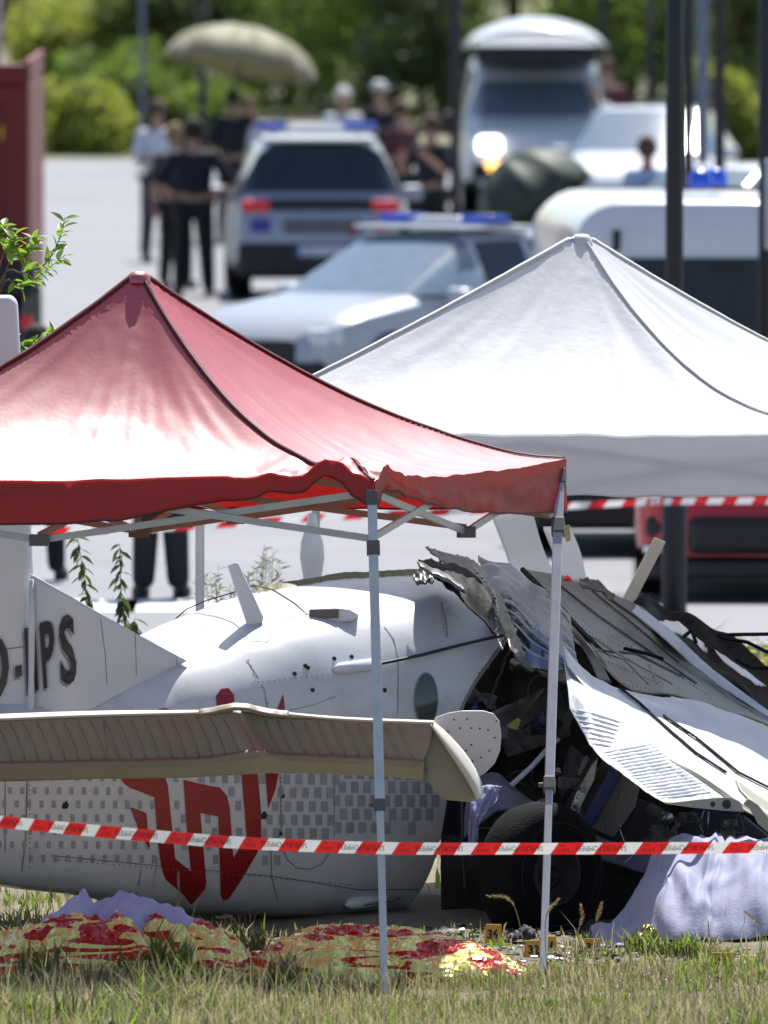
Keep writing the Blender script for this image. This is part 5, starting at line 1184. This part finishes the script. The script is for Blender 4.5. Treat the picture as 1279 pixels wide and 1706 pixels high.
def foil_mat():
    m = bpy.data.materials.new('foil_blanket'); m.use_nodes = True; t = m.node_tree; N = t.nodes; L = t.links; b = N['Principled BSDF']
    tc = N.new('ShaderNodeTexCoord'); mp = N.new('ShaderNodeMapping'); mp.inputs['Rotation'].default_value = (0, .1, .3); mp.inputs['Scale'].default_value = (1.5, 2.4, 8.5)
    L.new(tc.outputs['Object'], mp.inputs[0]); n = N.new('ShaderNodeTexNoise'); n.inputs['Scale'].default_value = 1.25; n.inputs['Detail'].default_value = 2.5; n.inputs['Distortion'].default_value = 1.4; L.new(mp.outputs[0], n.inputs[0])
    r = N.new('ShaderNodeValToRGB'); r.color_ramp.interpolation = 'CONSTANT'; e = r.color_ramp.elements
    e[0].position = 0; e[0].color = (.92, .83, .24, 1); e[1].position = .505; e[1].color = (.50, .014, .008, 1)
    L.new(n.outputs[0], r.inputs[0]); L.new(r.outputs[0], b.inputs['Base Color'])
    b.inputs['Metallic'].default_value = .3; b.inputs['Roughness'].default_value = .22
    v = N.new('ShaderNodeTexVoronoi'); v.inputs['Scale'].default_value = 17; v.feature = 'F1'; v.distance = 'MANHATTAN'; L.new(tc.outputs['Object'], v.inputs[0])
    bp = N.new('ShaderNodeBump'); bp.inputs['Strength'].default_value = .9; bp.inputs['Distance'].default_value = .02; L.new(v.outputs[0], bp.inputs['Height']); L.new(bp.outputs[0], b.inputs['Normal'])
    return m
M_foil = foil_mat()
M_sheetL = mat('lilac_white_sheet', (.50, .52, .74), .85, var=.04, vs=5, bump=.15, bs=60, transl=.12, tcol=(.5, .5, .75))
M_sheetR = mat('white_cotton_sheet', (.40, .41, .56), .85, var=.05, vs=4, bump=.15, bs=60, transl=.12, tcol=(.6, .6, .8))
mound('foil_blanket', 'crumpled gold and red foil blanket under the lilac sheet at lower left', 'foil blanket',
      [(-60, 1600), (0, 1578), (60, 1562), (130, 1548), (200, 1545), (300, 1552), (370, 1568), (400, 1590), (430, 1640)], 74.6, .50, M_foil, 3, .05, nx=120, ny=44, smooth_=False, rough=True, ridge=1.3)
mound('foil_blanket', 'low gold foil blanket with red streaks lying either side of the front tent pole', 'foil blanket',
      [(385, 1640), (425, 1606), (480, 1578), (540, 1566), (600, 1564), (680, 1566), (760, 1580), (830, 1602), (890, 1640), (905, 1656)], 74.7, .50, M_foil, 14, .035, nx=120, ny=44, smooth_=False, rough=True, ridge=1.2)
mound('sheet', 'lilac white sheet spread over the gold foil blanket at lower left', 'sheet',
      [(48, 1604), (70, 1562), (112, 1540), (137, 1514), (157, 1538), (185, 1528), (208, 1518), (240, 1530), (290, 1542), (330, 1560), (372, 1580), (395, 1604)], 74.8, .36, M_sheetL, 21, .035, nx=150, ny=60, side=.5, off=(0, 0, .035))
mound('sheet', 'white sheet draped in folds over a heap under the wing at lower right', 'sheet',
      [(985, 1594), (1010, 1568), (1040, 1530), (1072, 1480), (1098, 1440), (1125, 1424), (1180, 1422), (1240, 1428), (1300, 1430), (1360, 1450), (1420, 1540), (1450, 1590)], 77.6, .85, M_sheetR, 31, .085, nx=220, ny=110, side=.8, ridge=1.5, edge=0)
def ribbon(name, label, cat, pts, wd, mt, wob=.02):
    q = [P(*p) for p in pts]
    def fn(u, v): c = crgrid([q], u, 0); return c + Vector((0, wd*(v-.5)*1.5, .02*math.sin(v*3.1) + wob*nz(u*6, v*2) + wd*.25*(v-.5)))
    o = MB().grid(fn, 50, 6).build(name, mt, None, smooth_=True, solid=.002, fixn=False); return tag(o, label, cat)
M_stripy = mat('pale_gold_foil', (.55, .55, .25), .3, metal=.2, bump=.5, bs=30)
ribbon('foil_strip', 'pale yellow foil strip curling up right of the gold blanket', 'foil strip', [(770, 1636, 75.2), (830, 1640, 75.1), (890, 1652, 75.0), (930, 1664, 74.9), (965, 1642, 75.1), (1002, 1627, 75.2)], .12, M_stripy)
mound('cloth', 'small lilac cloth corner showing between the two foil blankets', 'cloth', [(400, 1612), (420, 1600), (440, 1604), (450, 1620)], 75.3, .10, M_sheetL, 41, .01, nx=20, ny=16)
mound('clothing', 'dark patterned clothing with blue and white bits at the edge of the foil blanket', 'clothing', [(505, 1672), (540, 1655), (590, 1652), (640, 1660), (670, 1672)], 74.1, .12, mat('dark_patterned_cloth', (.05, .06, .10), .8, var=.9, vs=14, dirt=1, ds=10, dcol=(.4, .42, .5)), 51, .015, nx=50, ny=20)
mound('clothing', 'blue and grey clothing lying right of the front tent pole at the foil edge', 'clothing', [(785, 1656), (800, 1640), (830, 1634), (870, 1646), (900, 1664)], 74.6, .12, mat('blue_grey_cloth', (.10, .16, .34), .8, var=.8, vs=12, dirt=1, ds=9, dcol=(.5, .52, .6)), 52, .015, nx=50, ny=20)
mound('bag', 'dark grey bag or rumpled cloth behind the marker with number 36', 'bag', [(835, 1586), (850, 1566), (875, 1548), (888, 1556), (896, 1582)], 77.0, .09, mat('dark_grey_canvas', (.05, .05, .05), .8, var=.4), 53, .012, nx=30, ny=16)
mound('bag', 'small dark crumpled bag in front of the marker beside the white sheet', 'bag', [(960, 1604), (975, 1588), (1000, 1584), (1015, 1600)], 76.3, .07, mat('dark_brown_canvas', (.045, .04, .036), .8, var=.4), 54, .012, nx=30, ny=16)
mound('foil_blanket', 'gold foil scrap peaking in front of the white sheet', 'foil blanket', [(1048, 1592), (1066, 1560), (1080, 1547), (1092, 1560), (1110, 1592)], 76.2, .09, mat('dull_gold_foil', (.28, .24, .06), .35, metal=.5, bump=.6, bs=25), 55, .02, nx=40, ny=20, smooth_=False)
mound('metal_debris', 'dark buckled metal piece lying in the shade left of the white sheet', 'debris', [(935, 1590), (950, 1558), (985, 1545), (1005, 1560), (1015, 1590)], 77.9, .15, M_navy, 56, .01, nx=30, ny=16)

# ---------------------------------------------------------------- evidence markers
M_mark = mat('marker_orange_yellow', (.68, .36, .04), .5, var=.05)
def marker(px, pyb, w_, h_, num, yaw, label):
    c = G(px, pyb, .0); c.z = gz(c.x, c.y); s = c.y / FPX; w2 = w_ * s; h2 = h_ * s
    t = empty('evidence_marker', c, R(yaw), label, 'evidence marker', 'numbered evidence markers')
    for sgn in (-1, 1):
        a = MB(); a.prism([(-w2/2, sgn*.035, 0), (w2/2, sgn*.035, 0), (w2/2*.96, sgn*.004, h2), (-w2/2*.96, sgn*.004, h2)], (0, sgn*.003, 0)); a.build('number_card' if sgn < 0 else 'back_card', M_mark, t)
    MB().box((0, 0, h2 + .002), (w2*.96, .012, .006)).build('card_fold', M_mark, t)
    n = Vector((0, -h2, -.031 + .0)).normalized(); up = Vector((0, .031, h2)).normalized()
    text_on(t, num, (0, -.0245, h2*.52), h2*.58, M_text, (1, 0, 0), up, 'number', .03, width=w2*.66)
marker(822, 1588, 27, 29, '36', -8, 'orange numbered marker reading 36 beside the dark grey bag')
marker(888, 1604, 28, 27, '32', 6, 'orange numbered marker reading 32 left of the right tent pole')
marker(912, 1592, 30, 27, '34', 4, 'orange numbered marker half hidden behind the right tent pole')
marker(986, 1590, 28, 20, '38', -4, 'orange numbered marker just left of the white sheet')
marker(1201, 1634, 33, 30, '24', 8, 'orange numbered marker reading 24 in the grass at lower right')

# ---------------------------------------------------------------- shrubs and plants
M_lf = mat('sapling_leaf', (.07, .15, .02), .45, var=.3, vs=9, transl=.45, tcol=(.30, .50, .04))
M_lf2 = mat('dull_leaf', (.055, .075, .03), .55, var=.3, vs=9, transl=.3, tcol=(.14, .2, .05))
M_lf3 = mat('grey_green_leaf', (.13, .15, .08), .6, var=.3, vs=9, transl=.3, tcol=(.2, .24, .1))
def leaf_mesh(name, L_, W_):
    me = bpy.data.meshes.new(name); v = []; f = []
    prof = [(0, .02), (.2, .7), (.45, 1), (.7, .75), (.9, .3), (1, .0)]
    for t_, w__ in prof: v += [(-W_/2*w__, L_*t_, .18*W_*w__ - .25*L_*t_*t_), (0, L_*t_, -.25*L_*t_*t_), (W_/2*w__, L_*t_, .18*W_*w__ - .25*L_*t_*t_)]
    for i in range(len(prof) - 1): f += [(3*i, 3*i+1, 3*i+4, 3*i+3), (3*i+1, 3*i+2, 3*i+5, 3*i+4)]
    me.from_pydata(v, [], f); me.polygons.foreach_set('use_smooth', [True]*len(f)); return me
def twig_plant(name, label, base, stems, leafme, lm, spread, rnd, cat='plant', stem_m=None, droop=0.0, r=.006, nl=14, leaf_as_parts=True, every=1.0, group=None):
    t = empty(name, base, 0, label, cat, group); sm_ = stem_m or M_bark; k = 0
    leafme.materials.clear(); leafme.materials.append(lm)
    for pts in stems:
        q = [Vector(p) - Vector(base) for p in pts]; dens = [crgrid([q], i/20, 0) for i in range(21)]
        MB().tube(dens, [r*(1 - .75*i/20) for i in range(21)], 6).build('stem', sm_, t, smooth_=True)
        for j in range(nl):
            s = lerp(1 - spread, 1, (j + rnd.random()*.6) / nl); p = crgrid([q], s, 0); d = (crgrid([q], min(1, s+.03), 0) - crgrid([q], s-.03, 0)).normalized()
            a = j*2.4 + rnd.random(); o = d.orthogonal().normalized(); o.rotate(Matrix.Rotation(a, 3, d)); y_ = (o*.9 + d*.6 + Vector((rnd.uniform(-.5, .5), rnd.uniform(-.5, .5), -droop*rnd.uniform(.3, 1.6)))).normalized(); x_ = y_.cross(Vector((0, 0, 1)) if abs(y_.z) < .9 else Vector((1, 0, 0))).normalized(); z_ = x_.cross(y_)
            M = Matrix((x_, y_, z_)).transposed().to_4x4(); M.translation = p; sc = rnd.uniform(.7, 1.2); M = M @ Matrix.Rotation(rnd.uniform(-.8, .8), 4, 'Y') @ Matrix.Scale(sc, 4)
            lo = bpy.data.objects.new('leaf', leafme); COL.objects.link(lo); lo.parent = t; lo.matrix_local = M
    return t
rnd = random.Random(5)
b_ = P(-45, 700, 79.5); b_.z = 0
trk = [b_, b_ + Vector((.03, 0, 1.2)), b_ + Vector((-.02, 0, 2.3)), b_ + Vector((.0, 0, 3.1))]
def PP(*a): return P(*a)
stems = [[b_ + Vector((0, 0, 2.3)), PP(0, 470, 79.4), PP(40, 455, 79.3), PP(75, 440, 79.3), PP(98, 400, 79.3), PP(108, 362, 79.3)], [b_ + Vector((0, 0, 2.3)), PP(10, 450, 79.5), PP(45, 425, 79.5), PP(62, 392, 79.5)],
         [b_ + Vector((0, 0, 2.4)), PP(0, 440, 79.2), PP(20, 415, 79.2), PP(25, 390, 79.2)], [b_ + Vector((0, 0, 2.2)), PP(0, 485, 79.5), PP(35, 478, 79.5), PP(70, 455, 79.6), PP(108, 425, 79.6)], [b_ + Vector((0, 0, 2.5)), PP(-20, 420, 79.5), PP(0, 392, 79.5), PP(6, 375, 79.5)],
         [b_ + Vector((0, 0, 1.7)), PP(0, 600, 79.9), PP(40, 580, 79.9), PP(70, 565, 79.9), PP(92, 552, 79.9)], [b_ + Vector((0, 0, 1.7)), PP(10, 590, 79.9), PP(30, 575, 79.9), PP(48, 580, 79.9)]]
sap = twig_plant('sapling', 'leafy sapling branch with glossy green leaves at the left edge', b_, stems, leaf_mesh('leaf', .078, .034), M_lf, .62, rnd, 'tree', nl=24)
MB().tube([p - b_ for p in trk], [.03, .025, .02, .01], 8).build('trunk', M_bark, sap, smooth_=True)
for (px, y0, y1, D, lb, sp, lean) in [(150, 1160, 890, 84, 'thin plant with drooping dark leaves between tail fin and tent pole', .75, -22), (203, 1160, 905, 84.5, 'thin leafy stem right of the drooping plant above the dorsal fin', .7, -4), (232, 1160, 1030, 83.5, 'short leaf tuft peeping above the edge of the dorsal fin', .35, -8)]:
    b_ = P(px + 8, y0, D); b_.z = 0; q = [b_, P(px + 6, lerp(y0, y1, .3), D), P(px + lean*.3, lerp(y0, y1, .65), D), P(px + lean, y1, D)]
    twig_plant('plant', lb, b_, [q], leaf_mesh('leaf', .075, .026), M_lf2, sp*.8, rnd, nl=46 if sp > .5 else 16, r=.006, droop=1.6)
stems = []
b_ = P(400, 1200, 85.5); b_.z = 0
for k in range(34):
    px = rnd.uniform(295, 470); y1 = interp([(295, 985), (350, 930), (400, 960), (440, 905), (470, 915)], px) + rnd.uniform(0, 30); D = 85.5 + rnd.uniform(-.4, .4)
    stems.append([b_ + Vector((rnd.uniform(-.1, .1), 0, .2)), P(lerp(400, px, .5), 1120, D), P(lerp(400, px, .85), 1040, D), P(px, y1, D)])
twig_plant('shrub', 'sparse grey green shrub behind the fuselage roof and the blade antenna', b_, stems, leaf_mesh('leaf', .055, .014), M_lf3, .55, rnd, nl=16, r=.003)
stems = []; b_ = P(1262, 1160, 88); b_.z = 0
for k in range(22):
    px = rnd.uniform(1215, 1310); y1 = rnd.uniform(1060, 1110); D = 88 + rnd.uniform(-.4, .4); stems.append([b_, P(px, 1180, D), P(px + rnd.uniform(-5, 5), y1, D)])
twig_plant('shrub', 'yellow green weeds behind the wing at the right edge', b_, stems, leaf_mesh('leaf', .06, .02), GREENS[0], .5, rnd, nl=12, r=.004)

M_straw = mat('straw_stalk', (.40, .33, .19), .8, var=.2, transl=.3, tcol=(.5, .42, .22))
def stalk(pts, label, rr=.011, fluffy=True):
    q = [P(*p) for p in pts]; base = q[0].copy(); base.z = gz(base.x, base.y); t = empty('grass_stalk', base, 0, label, 'grass stalk', 'tall dry grass stalks')
    q = [base] + q[1:]; d = [crgrid([q], i/30, 0) - base for i in range(31)]
    MB().tube(d, [.0022]*31, 5).build('stem', M_straw, t)
    h = MB(); rn = random.Random(int(pts[-1][0]))
    for i in range(90):
        s = lerp(.58, 1, i/90); p = crgrid([q], s, 0) - base; ax = (crgrid([q], min(1, s+.02), 0) - crgrid([q], s-.02, 0)).normalized(); a = rn.uniform(0, 6.28); o = ax.orthogonal().normalized(); o.rotate(Matrix.Rotation(a, 3, ax))
        l = rr * (1.25 - abs(s-.76)*3.2) + .003; k = ax.cross(o) * .0022; h.add([p - k, p + k, p + o*l + ax*.014], [(0, 1, 2)])
    h.build('seed_head', M_straw, t, fixn=False)
for pts, lb in [([(92,1570,76.2),(90,1530,76.2),(85,1495,76.2),(84,1462,76.2)], 'single upright dry grass head at far left above the sheet'),
                ([(254,1620,75),(254,1540,75),(253,1490,75),(262,1430,75)], 'tallest pale grass head in front of the emblem, left of two others'),
                ([(290,1620,75.2),(292,1560,75.2),(297,1505,75.2),(297,1455,75.2)], 'middle pale grass head in front of the emblem'),
                ([(310,1600,75.2),(315,1560,75.2),(325,1510,75.2),(352,1468,75.2)], 'grass head leaning right in front of the emblem'),
                ([(408,1640,75.3),(404,1570,75.3),(388,1530,75.3),(362,1528,75.3)], 'curved grass head left of the front pole over dark shade'),
                ([(470,1640,75.3),(468,1580,75.3),(480,1560,75.3),(502,1548,75.3)], 'grass head bending right beside the gold foil blanket'),
                ([(466,1640,75.5),(464,1590,75.5),(455,1565,75.5),(440,1558,75.5)], 'grass head bending left beside the gold foil blanket'),
                ([(872,1620,76),(868,1550,76),(850,1500,76),(812,1492,76)], 'drooping dark grass head between the two tent poles'),
                ([(912,1640,74.6),(908,1560,74.6),(912,1520,74.6),(930,1498,74.6)], 'pale curled grass head touching the right tent pole'),
                ([(948,1600,75.2),(955,1570,75.2),(968,1535,75.2),(968,1508,75.2)], 'upright grass head right of the right tent pole'),
                ([(990,1600,75.2),(992,1560,75.2),(995,1530,75.2),(1002,1505,75.2)], 'grass head in front of the left edge of the white sheet'),
                ([(1262,1620,75.2),(1268,1570,75.2),(1262,1540,75.2),(1240,1518,75.2)], 'grass head over the white sheet, upper one at right edge'),
                ([(1175,1640,75.2),(1178,1600,75.2),(1185,1580,75.2),(1204,1568,75.2)], 'short grass head in front of the white sheet above the 24 marker'),
                ([(550,1600,76.1),(552,1560,76.1),(553,1548,76.1),(562,1543,76.1)], 'small brownish grass tip just above the foil left of the front pole')]:
    stalk(pts, lb)
fl = empty('wildflower', G(750, 1606, 0), 0, 'white umbel flower above the gold foil blanket right of the front pole', 'flower')
fp = P(749, 1556, 75.8); fb = fl.location.copy(); fb.y = 75.8; fl.location = fb
MB().tube([fb, fb.lerp(fp, .5) + Vector((.01, 0, 0)), fp], .0028, 6).build('stem', M_lf2, fl, world=True)
h = MB(); rn = random.Random(2)
for i in range(170):
    a = rn.uniform(0, 6.28); r_ = .046*math.sqrt(rn.random()); c = fp + Vector((r_*math.cos(a), r_*.7*math.sin(a), .012 + .014*rn.random() - r_*.15)); leaf_quad(h, c, .0055, rn)
h.build('flower_head', mat('white_petals', (.75, .75, .70), .7, transl=.3), fl, world=True, fixn=False)
h = MB()
for i in range(9): a = i*.7; h.tube([fp - Vector((0, 0, .03)), fp + Vector((.04*math.cos(a), .03*math.sin(a), .01))], .0012, 4)
h.build('flower_rays', M_lf2, fl, world=True)
th = empty('thistle', G(780, 1600, 0), 0, 'small green thistle head just right of the white flower', 'plant'); c = th.location.copy(); c.y = 75.9; c.z = 0; th.location = c
MB().tube([c, P(780, 1575, 75.9), P(783, 1552, 75.9)], .003, 6).build('stem', M_lf2, th, world=True)
MB().lathe([(0, -.012), (.010, -.004), (.011, .004), (.007, .014), (0, .018)], 10, Matrix.Translation(P(784, 1545, 75.9))).build('bud', M_lf3, th, world=True)

# ---------------------------------------------------------------- grass, weeds and rubble (too many to count)
G_ = [mat('grass_green', (.055, .085, .02), .6, var=.3, vs=1.5, transl=.4, tcol=(.20, .30, .04)), mat('grass_olive', (.13, .13, .055), .6, var=.3, vs=1.5, transl=.4, tcol=(.28, .28, .10)),
      mat('grass_straw', (.36, .31, .18), .7, var=.25, vs=1.5, transl=.4, tcol=(.5, .44, .24)), mat('grass_bright', (.08, .14, .025), .5, var=.2, vs=2, transl=.5, tcol=(.25, .36, .05))]
def grass(x0, x1, y0, y1, n, hmin, hmax, wts, dens=None, wd=.004, hfn=None):
    rn = random.Random(int(y0*10) + n); mbs = [MB() for _ in G_]
    for _ in range(n):
        x = rn.uniform(x0, x1); y = rn.uniform(y0, y1)
        if dens and rn.random() > dens(x, y): continue
        k = rn.choices(range(4), wts)[0]; c = nz(x*2.3, y*2.3)
        if c > .12 and rn.random() < .6: k = 2
        if c < -.15 and rn.random() < .5: k = 3 if rn.random() < .4 else 0
        h = rn.uniform(hmin, hmax) * (1 + .9*nz(x*1.7, y*1.7, 4) + .6*nz(x*6, y*6, 8)) * (hfn(x, y) if hfn else 1); a = rn.uniform(0, 6.28); l = rn.uniform(.05, .6)*h; w_ = wd * rn.uniform(.5, 1.3) * (1.7 if k == 3 else 1)
        z = gz(x, y) - .01; dx, dy = math.cos(a), math.sin(a); b = rn.uniform(-.6, .6) + a + 1.57; sx, sy = math.cos(b)*w_, math.sin(b)*w_
        mb = mbs[k]; i = len(mb.v)
        mb.v += [(x-sx, y-sy, z), (x+sx, y+sy, z), (x+sx*.8+dx*l*.3, y+sy*.8+dy*l*.3, z+h*.55), (x-sx*.8+dx*l*.3, y-sy*.8+dy*l*.3, z+h*.55), (x+dx*l, y+dy*l, z+h*(.95 - .25*rn.random()))]
        mb.f += [(i, i+1, i+2, i+3), (i+3, i+2, i+4)]; mb.m += [0, 0]
    for m, mb in zip(G_, mbs):
        if mb.v: tag(mb.build('grass', m, fixn=False), kind='stuff')
grass(-2.7, 2.9, 69.2, 73.7, 62000, .05, .19, (2, 3.5, 9, .9), wd=.0042, hfn=lambda x, y: max(.25, 1.0 - max(0, y - 71.0)*.34) * (1.35 if x < -.6 else 1))
grass(-2.7, 2.9, 69.6, 74.0, 3400, .16, .36, (1, 2, 9, .3), wd=.0022, hfn=lambda x, y: 1 - max(0, y-71.5)*.25)
def dn(x, y):
    px = 639.5 + x*FPX/y
    if px < 880: return .9 if y < 74.35 else .25
    return .55 + .5*nz(x*3, y*3)
grass(-2.7, 2.9, 73.7, 75.2, 17000, .03, .115, (4, 4, 5, 1.2), dn, wd=.004)
grass(-2.7, 2.9, 75.2, 77.6, 9000, .02, .09, (3, 4, 5, 1), lambda x, y: .35 + .8*nz(x*2.6, y*2.6) if x > .4 else .25, wd=.004)
def tuft(px, D, n, hh, w_):
    n = int(n*.55); w_ *= 1.3
    c = X(px, D); grass(c - w_, c + w_, D - .12, D + .12, n, hh*.5, hh, (5, 3, 1, 3), wd=.006)
for a in [(1122, 75.9, 420, .17, .10), (1082, 76.0, 260, .14, .08), (1165, 76.1, 260, .10, .10), (70, 74.1, 200, .22, .08), (285, 74.0, 330, .24, .07), (470, 74.0, 220, .2, .05), (420, 75.9, 160, .18, .05), (360, 73.9, 240, .17, .1), (650, 74.4, 100, .12, .05), (245, 74.1, 200, .2, .1), (880, 74.2, 120, .10, .2)]: tuft(*a)
grass(-3.5, -.6, 75.6, 80.5, 12000, .03, .12, (1, 2.5, 8, 1), lambda x, y: .5 + .7*nz(x*2, y*2), wd=.0045)
grass(.3, 2.9, 75.0, 77.2, 700, .06, .18, (3, 3, 5, 2), lambda x, y: .15 + 1.3*nz(x*2.2, y*2.2, 3), wd=.003)
grass(-6, 6, 80.5, 103, 15000, .05, .2, (3, 4, 5, 1), wd=.007)
grass(.9, 6, 84, 102, 6000, .10, .3, (3, 4, 3, 3), wd=.012)
rn = random.Random(19); hd_ = MB()
for _ in range(420):
    x = rn.uniform(-2.3, 2.4); y = rn.uniform(69.9, 74.2); h = rn.uniform(.16, .34) * (1 - max(0, y - 71.5)*.16); a = rn.uniform(0, 6.28); l = rn.uniform(.02, .16)*h*2.2; z = gz(x, y)
    if 0 < 639.5 + x*FPX/y < 900 and y > 73.6 and rn.random() < .6: continue
    p = [Vector((x, y, z)), Vector((x + math.cos(a)*l*.25, y + math.sin(a)*l*.25, z + h*.6)), Vector((x + math.cos(a)*l, y + math.sin(a)*l, z + h))]
    hd_.tube([crgrid([p], t/6, 0) for t in range(7)], .0011, 3, caps=False)
    for k in range(16):
        s = lerp(.74, 1, k/16); c = crgrid([p], s, 0); b = rn.uniform(0, 6.28); o = Vector((math.cos(b), math.sin(b), .9)).normalized()
        e_ = o.orthogonal() * .0016; hd_.add([c - e_, c + e_, c + o*.013], [(0, 1, 2)])
tag(hd_.build('dry_seed_grass', M_straw, fixn=False), kind='stuff')
rn = random.Random(9); rub = [MB(), MB(), MB()]
for _ in range(7000):
    y = rn.uniform(74.0, 78.4); x = rn.uniform(-2.6, 2.8)
    px = 639.5 + x*FPX/y
    if px > 985 and y > 76.4: continue
    if 0 < px < 900 and 74.4 < y < 77.3 and rn.random() < .7: continue
    s = rn.uniform(.004, .018) * (1.6 if rn.random() < .08 else 1)
    rub[rn.choices((0, 1, 2), (6, 3, 1))[0]].box((x, y, gz(x, y) + s*.3), (s*rn.uniform(.6, 2), s*rn.uniform(.6, 2), s*rn.uniform(.3, .9)), Matrix.Rotation(rn.uniform(0, 6), 3, 'Z') @ Matrix.Rotation(rn.uniform(-.5, .5), 3, 'X'))
for mb, m in zip(rub, (mat('rubble_stone', (.26, .23, .19), .9, var=.4, vs=30), mat('rubble_dark', (.03, .03, .03), .7, var=.4), mat('rubble_white_flake', (.6, .6, .62), .5))): tag(mb.build('rubble', m), kind='stuff')
for i, (px, py, l, m, lb) in enumerate([(930, 1612, .16, M_alud, 'dull metal splinter on the soil between the markers'), (1085, 1650, .13, M_alu, 'shiny twisted metal scrap left of the 24 marker'), (1058, 1628, .05, M_blueseat, 'small blue scrap on the soil in front of the gold foil'), (935, 1634, .09, M_alu, 'flat grey metal scrap beside the foot of the right tent pole'), (1150, 1655, .05, M_fin, 'white flake lying in the grass beside the 24 marker'), (855, 1598, .06, M_fin, 'pale flat scrap in front of the 36 marker')]):
    c = G(px, py); c.z = gz(c.x, c.y) + .012
    mb = MB(); mb.grid(lambda u, v: c + Vector(((u-.5)*l, (v-.5)*l*.7, .02*nz(u*5, v*5, i) + .012*math.sin(u*5))), 8, 6); tag(mb.build('metal_scrap', m, smooth_=False, solid=.003, fixn=False), lb, 'debris')
